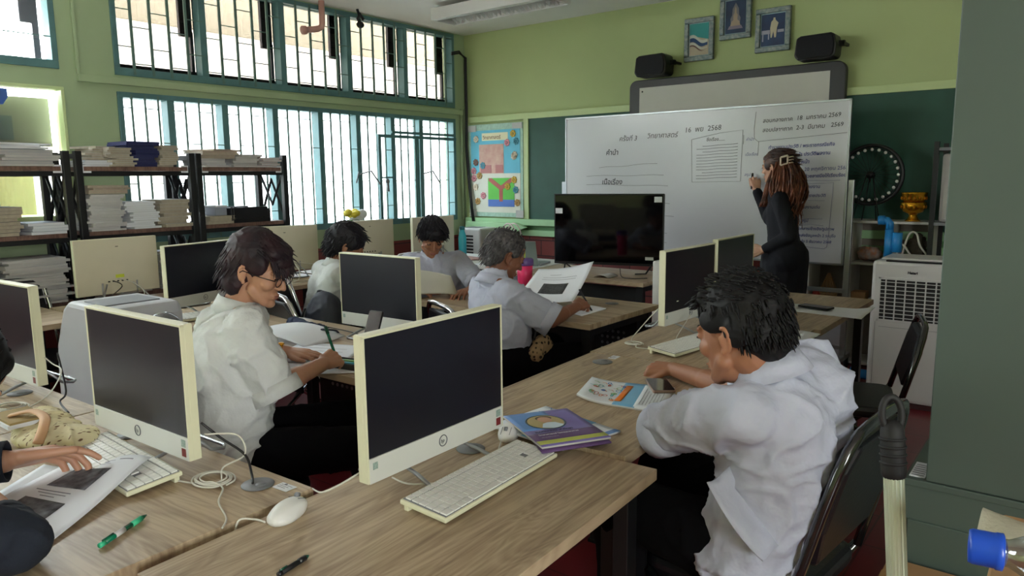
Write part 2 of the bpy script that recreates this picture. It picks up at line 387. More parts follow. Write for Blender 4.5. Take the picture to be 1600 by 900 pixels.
# dark sliding sashes in the upper window
M['sash'] = mat('dark_bronze_sash', (84, 80, 88), .5)
m = MB()
for y in (3.203, 3.922, 4.641, 5.357, 6.04): m.b2(XW-.13, XW-.10, y-.13, y-.03, 2.56, 2.95); m.b2(XW-.13, XW-.10, y-.05, y-.025, 2.24, 2.6)
m.b2(XW-.13, XW-.10, 2.55, 6.05, 2.25, 2.30)
obj('window_sash', m, 'sash', w1)
m = MB(); m.b2(XW-.13, XW-.10, 1.98, 2.05, 2.5, 2.95).b2(XW-.13, XW-.10, -1.8, 2.1, 2.25, 2.275).b2(XW-.13, XW-.1, 2.05, 2.09, 2.25, 2.95); obj('window_sash', m, 'sash', w3)
# casement sash and transom in the lower window, with latches
m = MB(); m.b2(XW+.014, XW+.04, 4.93, 6.05, 1.855, 1.885).b2(XW-.01, XW+.02, 5.13, 6.05, 1.90, 1.925)
m.b2(XW+.014, XW+.04, 4.93, 4.965, 1.03, 1.87).b2(XW+.014, XW+.03, 4.965, 5.155, 1.46, 1.475)
m.b2(XW-.01, XW+.02, 5.46, 5.50, 1.03, 1.86)
obj('casement_frame', m, 'teal', w2, .002)
m = MB()
for y in (4.715, 5.56):
    m.tube([(XW+.02, y-.02, 1.50), (XW+.06, y+.09, 1.53), (XW+.06, y+.20, 1.40)], .008, 6)
    if y < 5: m.tube([(XW+.02, y-.03, 1.52), (XW+.05, y-.09, 1.42)], .007, 6)
m.tube([(XW+.05, 5.02, 1.45), (XW+.06, 5.02, 1.33)], .012, 6); m.ell((XW+.05, 5.02, 1.43), (.02, .02, .03))
obj('window_latch', m, 'greyp', w2)
# ---- outside: eave fascia, neighbouring building, banners
M['outwall'] = mat('cream_outside_wall', (236, 226, 206), .9, var=.04, scale=1)
M['outground'] = mat('pale_concrete', (200, 198, 190), .9)
struct('ground', MB().b2(-30, XW-.3, -14, 22, -.3, -.2), 'outground')
single('roof_eave', 'cream roof eave board hanging outside above the windows', 'eave', MB().b2(-6.65, -6.6, -6, 12, 2.83, 3.2), 'outwall')
t = thing('building', 'pale neighbouring building seen washed out through the barred window', 'building', (-13, 6, 0))
obj('wall', MB().b2(-.3, .3, -3.5, .5, -.2, 2.0), 'outwall', t)
m = MB()
for k in range(6): m.b2(.3, .36, -3.2, -.2, .9+k*.16, .96+k*.16)
obj('louvre', m, mat('grey_louvre', (150, 152, 158)), t)
M['yellowv'] = mat('yellow_vinyl_banner', (232, 220, 164), .6, var=.05, scale=2)
t = thing('banner', 'yellow vinyl banner with faint blue letters outside the left window', 'banner', (XW-.5, 1.4, 0))
obj('vinyl_sheet', MB().b2(-.01, .01, -1.6, .70, .2, 1.72), 'yellowv', t)
m = MB(); m.text('ปรับ', .22, Matrix.Translation((.012, -.1, 1.22)) @ Euler((PI/2, 0, PI/2)).to_matrix().to_4x4(), bold=.004); obj('lettering', m, mat('pale_blue_lettering', (120, 170, 200)), t)
t = thing('roller_blind', 'pale cream blind panel behind the bars of the left window', 'blind', (XW-.25, 1.2, 0))
obj('blind_sheet', MB().b2(-.008, .008, -2.2, .955, 1.72, 2.03), mat('cream_blind', (225, 214, 196), .8, var=.1, scale=3), t)
obj('bottom_rail', MB().b2(-.015, .015, -2.2, .955, 1.70, 1.73), mat('blind_rail', (190, 176, 160)), t, .003)
obj('grey_patch', MB().b2(.009, .013, .2, .72, 1.74, 1.9), mat('grey_blind_patch', (176, 178, 184)), t)
t = thing('hanging_sign', 'blue and pink advertising sign hanging high in the left window', 'sign', (XW+.05, 1.48, 0))
m = MB(); m.prism([(-.6,0),(.3,0),(.33,.045),(.33,.1),(-.6,.1)], 0, .012, Matrix.Translation((0,0,1.945)) @ Euler((PI/2,0,PI/2)).to_matrix().to_4x4()); obj('sign_board', m, mat('blue_sign', (60, 96, 170)), t)
m = MB(); m.prism([(-.6,0.002),(.24,0.002),(.2,.07),(.08,.098),(-.6,.098)], .0125, .014, Matrix.Translation((0,0,1.945)) @ Euler((PI/2,0,PI/2)).to_matrix().to_4x4()); obj('sign_panel', m, mat('pink_sign', (190, 80, 110)), t)
m = MB(); m.text('ร้านอาหาร', .06, Matrix.Translation((.0145,-.22,1.975)) @ Euler((PI/2,0,PI/2)).to_matrix().to_4x4()); obj('lettering', m, 'white', t)

# ---- ceiling lamp, pipes, cables
t = thing('ceiling_lamp', 'white louvred fluorescent ceiling lamp near the board wall', 'ceiling lamp', (-4.12, 5.10, ZC-.04))
m = MB(); m.b2(-.64, .64, -.16, -.145, -.10, 0).b2(-.64, .64, .145, .16, -.10, 0).b2(-.64, -.625, -.145, .145, -.10, 0).b2(.625, .64, -.145, .145, -.10, 0).b2(-.64, .64, -.145, .145, -.012, 0)
m.b2(-.62, .62, -.145, -.10, -.10, -.095); obj('lamp_housing', m, 'ac', t, .002)
m = MB()
for k in range(26):
    x = -.59 + k*1.18/25; m.prism([(-.10,0),(.135,0),(.135,-.055),(.06,-.02),(-.03,-.02),(-.10,-.055)], -.0015, .0015, Matrix.Translation((x, 0, -.04)) @ Euler((PI/2, 0, PI/2)).to_matrix().to_4x4())
obj('louvre_blade', m, 'white', t)
m = MB(); m.cyl((-.58, .02, -.035), (.58, .02, -.035), .014); obj('fluorescent_tube', m, 'white', t)
t = thing('drain_pipe', 'short pink elbow pipe hanging from the ceiling by the window', 'pipe', (-5.4, 4.2, 0))
obj('pipe', MB().tube([(0,.05,ZC),(0,.05,2.80),(0,.04,2.765),(0,.0,2.745),(0,-.14,2.715)], .026, 12), mat('dusty_pink_pipe', (196, 150, 140), .5), t)
obj('pipe_collar', MB().cyl((0,-.13,2.717),(0,-.16,2.711),.036), mat('dusty_pink_collar', (186, 138, 128), .5), t)
single('ceiling_hook', 'black cable bracket dangling from the ceiling before the upper window', 'bracket', MB().tube([(0,0,2.985),(.0,.02,2.93),(.0,.0,2.9),(0,.03,2.86)], .012, 8).tube([(0,.02,2.95),(0,.07,2.90)], .014, 8).ell((0,.03,2.85),(.03,.04,.03)), 'black', (-5.4, 4.65, 0))
m = MB()
for k, dx in enumerate((0, .02)):
    m.tube([(XW+.02, 6.02, 2.78-dx), (XW+.06, 6.1, 2.80-dx), (XW+.05+dx, 6.2, 2.74), (XW+.04+dx, 6.21, 2.6), (XW+.05+dx, 6.2, 2.2), (XW+.04+dx, 6.2, 1.8), (XW+.10+dx, 6.18, 1.3), (XW+.16+dx, 6.17, .9)], .009, 8)
single('power_cable', 'pair of black cables running down the room corner beside the poster', 'cable', m, 'bcable')
single('conduit', 'thin grey conduit running up the corner of the window wall', 'conduit', MB().cyl((XW+.02, 6.16, 1.0), (XW+.02, 6.16, 2.2), .014).cyl((XW+.02, 6.21, 1.0), (XW+.02, 6.21, 2.2), .010), 'mint')

# ---- poster
t = thing('poster', 'handmade science poster with flowers and a forked path picture', 'poster', (-5.083, YW-.03, 1.03))
def px(x, z): return x, z
obj('backing', MB().b2(-.373, .373, -.006, .02, .005, .995), mat('pale_mint_border_paper', (176, 206, 190), .7, var=.12, scale=40), t)
m = MB(); m.b2(-.34, .34, -.009, -.006, .47, .93); obj('blue_sheet', m, mat('sky_blue_paper', (112, 196, 222), .7), t)
m = MB(); m.b2(-.34, .34, -.009, -.006, .05, .47); obj('white_sheet', m, mat('ivory_paper', (226, 226, 212), .7), t)
m = MB(); m.b2(-.22, .12, -.012, -.009, .47, .78); obj('pink_note', m, mat('pink_note_paper', (222, 188, 170), .7, c2=(206, 150, 140), scale=14), t)
m = MB(); m.b2(-.20, -.05, -.014, -.012, .475, .56).b2(.01, .11, -.014, -.012, .475, .56); obj('rose_panel', m, mat('rose_paper', (186, 120, 118)), t)
m = MB(); m.b2(-.18, .18, -.010, -.009, .82, .9); obj('title_strip', m, mat('title_cream', (232, 226, 190)), t)
m = MB(); m.text('วิทยาศาสตร์', .075, wallm(-.165, -.0105, .835), bold=.001); obj('lettering', m, mat('rust_letters', (150, 110, 80)), t)
m = MB(); m.b2(-.10, .26, -.012, -.009, .17, .42); obj('picture', m, mat('bright_green_print', (96, 196, 70), .6), t)
m = MB(); m.b2(-.10, .26, -.0135, -.012, .115, .19); obj('water_band', m, mat('blue_print', (80, 120, 200)), t)
m = MB(); S_ = wallm(.08, -.012, .17)
m.prism([(-.025,0),(.025,0),(.025,.13),(.17,.22),(.17,.25),(.13,.25),(0,.17),(-.13,.25),(-.17,.25),(-.17,.22),(-.025,.13)], 0, .002, S_); obj('path', m, mat('brick_red_path', (176, 92, 78)), t)
cols = [(222,150,160),(206,170,70),(84,150,170),(230,214,190),(120,90,80),(190,150,90)]
fl = [(-.26,.84,3),(.17,.79,0),(.25,.88,1),(.29,.80,2),(.27,.66,3),(.26,.40,1),(.17,.33,1),(.26,.24,3),(-.30,.50,0),(-.27,.18,4),(-.17,.14,2),(-.22,.02,5),(-.28,-.12,3),(-.17,-.22,0),(-.25,-.29,5),(.28,-.15,2),(.30,-.3,5),(-.30,.42,0)]
for i, c in enumerate(cols):
    m = MB()
    for (x, z, ci) in fl:
        if ci != i: continue
        z2 = z if z > .0 and z > .45 else .43 + z*.9 if z < .3 and z > -.4 else z
        for k in range(7):
            a = 2*PI*k/7; m.lathe([(.014, 0), (.012, .003)], 8, wallm(x+.026*math.cos(a), -.014, z2+.026*math.sin(a)))
        m.lathe([(.012, 0), (.010, .005)], 8, wallm(x, -.014, z2))
    obj('paper_flower', m, mat('flower_paper_%d' % i, c, .7), t)
for a_ in ((-.38, -.26, .92, .985), (.24, .37, .93, .99), (-.37, -.28, .0, .08), (.28, .38, .0, .08)): obj('corner_label', MB().b2(a_[0], a_[1], -.013, -.005, a_[2], a_[3]), 'paper2', t)

# ---- interactive board
t = thing('interactive_board', 'grey framed interactive board high on the wall behind the whiteboard', 'board', (-2.49, YW-.10, 1.2))
def rr(w_, h_, r, n=5):
    P = []
    for cx, cy, a0 in ((w_/2-r, h_/2-r, 0), (-w_/2+r, h_/2-r, PI/2), (-w_/2+r, -h_/2+r, PI), (w_/2-r, -h_/2+r, 1.5*PI)):
        for k in range(n+1): a = a0+PI/2*k/n; P.append((cx+r*math.cos(a), cy+r*math.sin(a)))
    return P
m = MB(); m.prism(rr(1.87, 1.18, .07), 0, .07, wallm(0, .07, .525)); obj('frame', m, 'iwb_frame', t, .008)
m = MB(); m.b2(-.83, .82, -.002, .001, .07, 1.045); obj('writing_surface', m, 'iwb', t)
m = MB(); m.lathe([(.008,0),(.008,.004)], 10, wallm(-.80, -.002, 1.01)); obj('stud', m, 'black', t)
# ---- wall loudspeakers
def speaker(x, label):
    t = thing('loudspeaker', label, 'loudspeaker', (x, YW-.13, 2.325), 0, 'black loudspeakers over the boards')
    m = MB(); P = [(-.155,.035),(-.14,.165),(-.11,.18),(.11,.185),(.14,.17),(.155,.10),(.15,.02),(.13,0),(-.13,0)]
    m.prism(P, 0, .17, wallm(0, .06, 0)); obj('cabinet', m, 'blackplastic', t, .012)
    m = MB(); m.prism([(p[0]*.9, .012+p[1]*.88) for p in P], 0, .012, wallm(0, -.11, 0)); obj('grille', m, mat('speaker_cloth', (26, 27, 34), .85, bump=.4, bscale=300), t, .004)
    m = MB(); m.b2(.15, .19, -.02, .02, .09, .13).b2(.17, .19, -.02, .13, .1, .12); obj('bracket', m, 'black', t)
    return t
speaker(-3.15, 'black loudspeaker on the left end of the grey framed board')
speaker(-1.755, 'black loudspeaker on the right end of the grey framed board')
# ---- framed pictures
M['frame_silver'] = mat('ornate_silver_frame', (150, 156, 150), .4, .3, c2=(92, 110, 118), scale=40, bump=.6, bscale=120)
M['matw'] = mat('pale_blue_mount', (160, 186, 196), .7)
def picture(x, z, w_, h_, label, fn, rot=0):
    t = thing('framed_picture', label, 'framed picture', (x, YW-.02, z), 0)
    m = MB(); a, b = w_/2, h_/2; f = .04
    m.b2(-a, a, -.02, .015, -b, -b+f).b2(-a, a, -.02, .015, b-f, b).b2(-a, -a+f, -.02, .015, -b+f, b-f).b2(a-f, a, -.02, .015, -b+f, b-f)
    obj('picture_frame', m, 'frame_silver', t, .006)
    obj('mount', MB().b2(-a+f, a-f, -.004, .01, -b+f, b-f), 'matw', t)
    fn(t, a-f-.008, b-f-.008)
def flagpic(t, a, b):
    obj('print', MB().b2(-a, a, -.006, -.004, -b, b), mat('beige_print', (196, 184, 162)), t)
    obj('teal_sky', MB().prism([(-a, .3*b), (a, -.05*b), (a, b), (-a, b)], 0, .001, wallm(0, -.006, 0)), mat('teal_print', (50, 152, 152)), t)
    for i, (z0, z1, c) in enumerate(((.30, -.0, (210, 214, 206)), (.10, -.18, (30, 70, 120)), (-.2, -.34, (214, 216, 210)), (-.36, -.46, (96, 62, 56)))):
        P = []; N_ = 10
        for k in range(N_+1): u = k/N_; P.append((-a*.95+1.85*a*u, b*(z0 - .38*u + .10*math.sin(u*7))))
        for k in range(N_, -1, -1): u = k/N_; P.append((-a*.95+1.85*a*u, b*(z1 - .30*u + .10*math.sin(u*7+.3))))
        obj('flag_stripe', MB().prism(P, 0, .001, wallm(0, -.007-.001*i, 0)), mat('stripe_%d' % i, c), t)
def buddhapic(t, a, b):
    obj('print', MB().b2(-a, a, -.006, -.004, -b, b), mat('deep_blue_print', (24, 58, 96), .5, c2=(14, 34, 66), scale=8), t)
    g = mat('statue_gold_grey', (170, 150, 130), .5)
    obj('halo', MB().prism([(-.42*a,-.5*b),(-.5*a,-.1*b),(-.34*a,.1*b),(-.3*a,.5*b),(0,.85*b),(.3*a,.5*b),(.34*a,.1*b),(.5*a,-.1*b),(.42*a,-.5*b)], 0, .001, wallm(0,-.0065,0)), mat('halo_tint', (120, 116, 124)), t)
    m = MB(); m.prism([(-.5*a,-.55*b),(.5*a,-.55*b),(.4*a,-.3*b),(.2*a,-.2*b),(.22*a,.1*b),(.1*a,.22*b),(.09*a,.45*b),(0,.62*b),(-.09*a,.45*b),(-.1*a,.22*b),(-.22*a,.1*b),(-.2*a,-.2*b),(-.4*a,-.3*b)], 0, .001, wallm(0,-.0076,0)); obj('seated_figure', m, g, t)
    m = MB(); m.prism([(-.75*a,-.75*b),(.75*a,-.75*b),(.6*a,-.55*b),(-.6*a,-.55*b)], 0, .001, wallm(0,-.0076,0)); obj('plinth', m, mat('plinth_tint', (130, 120, 138)), t)
def standpic(t, a, b):
    obj('print', MB().b2(-a, a, -.006, -.004, -b, b), mat('royal_blue_print', (22, 60, 108), .5, c2=(12, 34, 74), scale=8), t)
    c = mat('pale_cream_figure', (205, 196, 170), .6)
    m = MB(); m.prism([(-.22*a,-.5*b),(-.12*a,-.5*b),(0,-.1*b),(.1*a,-.5*b),(.24*a,-.5*b),(.3*a,.1*b),(.42*a,.4*b),(.22*a,.55*b),(.15*a,.62*b),(.13*a,.75*b),(-.02*a,.75*b),(-.04*a,.62*b),(-.2*a,.5*b),(-.28*a,.1*b)], 0, .001, wallm(.05*a,-.0076,0)); obj('standing_figure', m, c, t)
    m = MB(); m.b2(-.95*a,-.25*a,-.0076,-.0066,-.25*b,.0).b2(-.9*a,-.8*a,-.0076,-.0066,-.7*b,-.2*b).b2(-.4*a,-.3*a,-.0076,-.0066,-.6*b,-.2*b).b2(.4*a,.95*a,-.0076,-.0066,-.2*b,-.02*b); obj('furniture_shape', m, mat('pale_lilac_print', (170, 170, 190)), t)
picture(-2.79, 2.62, .27, .36, 'framed picture of a waving striped flag, leftmost and lowest of three', flagpic)
picture(-2.47, 2.765, .27, .36, 'framed picture of a seated golden statue on blue, highest of three', buddhapic)
picture(-2.153, 2.62, .285, .345, 'framed picture of a pale standing figure on dark blue, rightmost of three', standpic)

# ---- the whiteboard on its wheeled stand
t = thing('whiteboard', 'large white writing board on a wheeled aluminium stand behind the standing teacher', 'whiteboard', (0, 5.70, 0))
obj('board_panel', MB().b2(-3.82, -1.40, 0, .02, .80, 1.97), 'whiteboard', t)
m = MB(); m.b2(-3.826, -1.392, -.004, .026, 1.966, 1.982).b2(-3.826, -1.392, -.004, .026, .788, .803).b2(-3.83, -3.815, -.004, .026, .79, 1.98).b2(-1.405, -1.39, -.004, .026, .79, 1.98)
obj('board_edge', m, 'alu', t, .002)
m = MB()
for x in (-1.365, -3.85):
    m.b2(x-.02, x+.02, -.0, .035, .1, 1.41); m.b2(x-.02, x+.02, -.33, .17, .08, .115)
m.b2(-3.85, -1.365, .0, .03, .585, .615).b2(-3.85, -1.365, .0, .03, .16, .19)
obj('stand_frame', m, 'alu', t, .003)
for x in (-1.365, -3.85):
    for y in (-.3, .14): obj('castor', MB().cyl((x-.012, y, .035), (x+.012, y, .035), .035).b2(x-.015, x+.015, y-.012, y+.012, .035, .085), 'rubber', t)
YT = -.0015
Wm = lambda x, z, r=0: Matrix.Translation((x, YT, z)) @ Matrix.Rotation(PI/2, 4, 'X') @ Matrix.Rotation(r, 4, 'Z')
class Writing:
    def __init__(s, mm): s.mm = mm
    def text(s, *a): obj('handwriting', MB().text(*a), s.mm, t); return s
m = Writing('ink')
m.text('ครั้งที่ 3', .085, Wm(-3.27, 1.755), .2, .0001).text('วิทยาศาสตร์', .085, Wm(-3.00, 1.768), .2, .0001).text('16  พย  2568', .085, Wm(-2.66, 1.80, .03), .1, .0001)
m.text('คำนำ', .09, Wm(-3.40, 1.64), .1, .001).text('เนื้อเรื่อง', .09, Wm(-3.44, 1.385), .1, .001)
m.text('ชื่อเรื่อง.......', .05, Wm(-2.47, 1.725), .1, .0005)
m.text('สอบกลางภาค', .06, Wm(-2.02, 1.845, .02), .1, .0004).text('18  มกราคม', .064, Wm(-1.77, 1.852, .02), .1, .0004).text('2569', .064, Wm(-1.545, 1.86, .02), .1, .0004)
m.text('สอบปลายภาค', .06, Wm(-2.02, 1.775, .02), .1, .0004).text('2-3  มีนาคม', .064, Wm(-1.77, 1.782, .02), .1, .0004).text('2569', .064, Wm(-1.525, 1.79, .02), .1, .0004)
m = Writing('blueink')
m.text('คำนำ', .045, Wm(-2.145, 1.715), .1).text('เนื้อเรื่อง', .045, Wm(-2.15, 1.60), .1).text('สรุป', .045, Wm(-2.15, 1.445), .1)
m.text('ทำรายงานประวัติ / พระราชกรณียกิจ', .05, Wm(-1.97, 1.645, .025), .1, .0008)
m.text('เขียนคำนำ ประวัติผลงาน', .052, Wm(-1.86, 1.585, .03), .1, .0008)
m.text('จำนวน 5 หน้า', .055, Wm(-1.86, 1.53, .02), .1, .0008).text('ส่ง  20 พฤศจิกายน 2568', .055, Wm(-1.76, 1.475, .03), .1, .0003)
m.text('เขียนด้วยลายมือให้เรียบร้อย', .048, Wm(-1.76, 1.425, .03), .1, .0008)
m.text('รายงาน', .05, Wm(-1.68, 1.35, .02), .1, .0006).text('พระราชประวัติ', .044, Wm(-1.70, 1.285, .02), .1, .0006).text('ผลงานเด่น', .044, Wm(-1.70, 1.20, .02), .1, .0006)
m.text('สรุป', .044, Wm(-1.70, 1.10, .02), .1, .0006).text('เอกสาร/อ้างอิง/รูปภาพ', .044, Wm(-1.73, 1.04, .01), .1, .0006).text('แหล่งข้อมูลหน้า 2 ระบุชื่อ', .042, Wm(-1.73, .99, .01), .1, .0006).text('ส่ง 5 ธันวาคม 2568', .042, Wm(-1.70, .945, .01), .1, .0006)
m = MB()
def stroke(pts, wd=.0022): m.tube([(x, YT, z) for x, z in pts], wd, 4, flat=.5)
def wob(x0, x1, z, dz=.0, n=8, a=.004): return [(x0+(x1-x0)*k/n, z+dz*k/n+a*math.sin(k*1.3+x0*9)) for k in range(n+1)]
stroke(wob(-3.47, -2.90, 1.53, .03)); stroke(wob(-3.60, -2.84, 1.46, .0)); stroke(wob(-3.60, -2.80, 1.385, -.015)); stroke(wob(-3.44, -2.78, 1.24, -.01, a=.008))
stroke(wob(-3.38, -2.74, 1.14, -.02)); stroke(wob(-3.0, -2.8, .98, -.01)); stroke(wob(-3.0, -2.8, .90, -.01))
stroke([(-2.596,1.742),(-2.585,1.40),(-2.18,1.405),(-2.172,1.80),(-2.35,1.785),(-2.596,1.742)])
for k in range(12): stroke(wob(-2.55+(.05 if k in (0,2,9) else 0), -2.21, 1.685-k*.0235, .012, a=.0015), .0026)
stroke([(-2.075,1.93),(-2.085,1.80),(-2.08,1.73),(-2.05,1.705),(-1.95,1.712),(-1.41,1.745)]); stroke([(-2.045,1.705),(-2.05,1.60)]); stroke([(-2.165,1.76),(-2.165,1.69)])
obj('drawn_line', m, 'ink', t)
m = MB()
stroke(wob(-1.80, -1.44, 1.405, .004, a=.001)); stroke([(-1.80,1.375),(-1.485,1.39),(-1.50,1.02),(-1.51,.92),(-1.53,.905),(-1.72,.92)])
stroke(wob(-1.66, -1.54, 1.26, 0, a=.001), .0015); stroke(wob(-1.68, -1.55, 1.125, 0, a=.001)); stroke([(-1.71,1.07),(-1.63,1.085),(-1.54,1.075)], .0015)
obj('drawn_line', m, 'blueink', t)
# ============================================================= DESKS
def desk(label, cx, cy, L_, W_, rot, z=.75, panel=-1, grom=None, seamlabel=False, top='oak'):
    # local X = long axis (grain), local Y = depth
    t = thing('computer_desk', label, 'desk', (cx, cy, 0), rot, 'oak computer desks')
    obj('tabletop', MB().b2(-L_/2+.001, L_/2-.001, -W_/2, W_/2, z-.028, z), top, t, .0015)
    for sx in (-1, 1):
        for sy in (-1, 1):
            m = MB(); x, y = sx*(L_/2-.05), sy*(W_/2-.06); m.b2(x-.025, x+.025, y-.02, y+.02, .012, z-.03); m.b2(x-.032, x+.032, y-.027, y+.027, 0, .014)
            obj('leg', m, 'black', t, .002)
    m = MB()
    for sx in (-1, 1): m.b2(sx*(L_/2-.05)-.02, sx*(L_/2-.05)+.02, -W_/2+.08, W_/2-.08, z-.07, z-.03)
    m.b2(-L_/2+.08, L_/2-.08, -.02, .02, z-.07, z-.03); obj('crossbar', m, 'black', t)
    if panel:
        y = panel*(W_/2-.10); m = MB(); m.b2(-L_/2+.08, L_/2-.08, y-.006, y+.006, z-.36, z-.05)
        p = obj('modesty_panel', m, 'black', t)
        d = MB()
        for i in range(5):
            for j in range(4):
                for sx in (-1, 1):
                    c = (sx*(L_/2-.16)-sx*i*.035, y, z-.16-j*.035); d.cyl((c[0], y-.0075, c[2]), (c[0], y+.0075, c[2]), .009, seg=8)
        obj('perforation', d, 'greyp', p)
    for g in (grom or []):
        m = MB(); m.lathe([(.001,0),(.036,0),(.038,.002),(.036,.004),(.001,.005)], 28, Matrix.Translation((g[0], g[1], z))); m.lathe([(.013,.0045),(.012,.0065)], 12, Matrix.Translation((g[0]+.012, g[1], z)))
        obj('cable_grommet', m, 'greyp', t)
    return t
Q = PI/2
d3 = desk('nearest oak desk carrying the big computer and slim white keyboard in the foreground', -1.038, 1.05, .97, .575, Q+math.radians(2.6), .75, 1, [(.335, .17)])
d2 = desk('oak desk where the boy in the right foreground rests his arms', -1.19, 1.995, .93, .61, Q+math.radians(3), .76, 1, [(.345, .19)])
d1 = desk('oak desk with a computer, keyboard and loose white papers beyond the seated boy', -1.232, 2.925, .93, .62, Q+math.radians(1.5), .76, 1)
d0 = desk('oak desk nearest the teacher with a phone lying on a white sheet', -1.235, 3.905, 1.02, .66, Q, .76, 1)
d4 = desk('oak desk at lower left with the white keyboard and green pen', -1.855, .665, 1.02, .60, math.radians(1.6), .75, 1, [(.39, .235), (-.2, .235)])
d5 = desk('oak desk at the left edge under the computer seen at an angle', -2.88, .64, 1.02, .60, math.radians(1.6), .75, 1, [(.10, .22)])
d6 = desk('oak desk where the person in glasses writes', -2.45, 1.96, 1.0, .61, 0, .75, 1, [(-.1, .22)])
d6b = desk('oak desk left of the person in glasses carrying an angled dark computer', -3.46, 1.96, 1.0, .61, 0, .75, 1)
d7 = desk('oak desk where the grey-haired man writes', -2.46, 3.31, 1.25, .70, math.radians(-1), .75, 1, [(.4, .22)])
dt = desk('oak desk carrying the large black television', -2.83, 4.64, 1.08, .62, 0, .75, -1)
dl0 = desk('oak desk by the shelves at the far left edge', -4.36, 1.10, 1.0, .62, Q, .75, 0)
dl1 = desk('oak desk under the cream computer back near the shelves', -4.27, 2.02, .80, .68, Q, .75, 0)
dl2 = desk('oak desk beside the shelves with cables spread over it', -4.5, 2.92, .92, .70, Q, .75, 0)
dl3 = desk('oak desk by the barred window behind the dark-haired boy seen from behind', -4.5, 3.92, 1.0, .62, Q, .75, 0)
t = thing('teacher_table', 'white topped table with grey front holding a laptop and papers', 'table', (-4.05, 4.86, 0))
obj('tabletop', MB().b2(-.72, .66, -.36, .34, .722, .75), 'white', t, .003)
obj('front_panel', MB().b2(-.68, .62, -.32, -.30, .10, .72), mat('grey_steel_panel', (120, 126, 134), .5), t, .003)
obj('side_panel', MB().b2(.60, .62, -.30, .30, .0, .72).b2(-.68, -.66, -.30, .30, 0, .72), mat('grey_side_panel', (134, 138, 142), .5), t, .002)
# asset stickers on the tables
def sticker(x, y, z, label, rz=0, w_=.05, h_=.032):
    t = thing('sticker', label, 'sticker', (x, y, z), rz)
    obj('label_paper', MB().b2(-w_/2, w_/2, -h_/2, h_/2, 0, .0008), 'paper', t)
    m = MB()
    for k in range(3): m.b2(-w_*.38, w_*(.35-.1*k), h_*(.22-.2*k), h_*(.26-.2*k), .0008, .0012)
    m.lathe([(.004,0),(.004,.0005)], 8, Matrix.Translation((-.008, h_*.35, .0008))); obj('print', m, 'print', t)
sticker(-1.41, .94, .7505, 'small white asset sticker on the far corner of the lower left desk', math.radians(3))
sticker(-1.40, 2.42, .7605, 'small white sticker beside the round cable hole behind the phone', math.radians(95))

# ============================================================= CHAIRS
def chair(label, loc, rz, frame='chrome', H_=.90, group='padded tube-frame chairs'):
    # faces +Y
    t = thing('padded_chair', label, 'chair', loc, rz, group)
    m = MB(); m.prism(rr(.44, .42, .06, 6), .415, .465); obj('seat', m, 'vinyl', t, .018)
    def bk(x, z):   # backrest plane leans back
        return (x, -.20-(z-.45)*.26, z)
    m = MB(); P = [(-.17,.56),(.17,.56),(.205,.66),(.195,H_-.09),(.15,H_-.035),(-.15,H_-.035),(-.195,H_-.09),(-.205,.66)]
    vs = []; n = len(P)
    for off in (-.016, .016):
        for x, z in P: q = bk(x, z); vs.append((q[0], q[1]+off, q[2]))
    m.add(vs, [tuple(range(n)), tuple(range(2*n-1, n-1, -1))] + [(i, i+n, (i+1)%n+n, (i+1)%n) for i in range(n)])
    obj('backrest', m, 'vinyl', t, .012)
    pts = []
    for x, z in [(-.235,.45),(-.225,.60),(-.222,.72),(-.21,H_-.09),(-.19,H_-.04),(-.15,H_-.008),(-.08,H_),(0,H_+.002),(.08,H_),(.15,H_-.008),(.19,H_-.04),(.21,H_-.09),(.222,.72),(.225,.60),(.235,.45)]: pts.append(bk(x, z))
    obj('back_frame', MB().tube(pts, .0125, 10), frame, t)
    for s in (-1, 1):
        obj('leg', MB().tube([bk(s*.235,.46), (s*.24,-.10,.30), (s*.24,.12,.12), (s*.24,.19,.012)], .0115, 8).ell((s*.24,.19,.012), (.016,.016,.012)), frame, t)
        obj('leg', MB().tube([(s*.222,.17,.425), (s*.222,.02,.30), (s*.222,-.20,.12), (s*.222,-.27,.012)], .0115, 8).ell((s*.222,-.27,.012), (.016,.016,.012)), frame, t)
    obj('stretcher', MB().tube([(-.222,-.235,.06), (.222,-.235,.06)], .009, 8).tube([(-.24,.14,.09), (.24,.14,.09)], .009, 8), frame, t)
    return t
chair('black glossy chair on which the boy in the right foreground sits', (-.650, 1.85, 0), math.radians(84), 'darkchrome', .90)
chair('empty dark chair pushed back beyond the seated boy, beside the air cooler', (-.82, 3.50, 0), math.radians(104), 'darkchrome', .82)
chair('black padded chair under the person in glasses', (-2.24, 1.33, 0), math.radians(-30))
chair('chrome framed chair under the grey-haired man', (-2.29, 2.80, 0), math.radians(-26), H_=.85)
cb = chair('chrome framed chair with a dark backpack on its back behind the middle desk', (-3.27, 2.50, 0), math.radians(-8), H_=.87)
chair('padded chair under the dark-haired boy seen from behind', (-3.56, 2.80, 0), math.radians(-22), H_=.93)
chair('maroon-edged padded chair behind the boy facing the camera', (-3.42, 3.50, 0), math.radians(-122), H_=.93)
chair('chrome framed chair between the shelves and the far left desk', (-4.68, 1.52, 0), math.radians(-90), H_=.93)
chair('black padded chair under the person cropped by the left edge', (-1.66, .02, 0), math.radians(0))

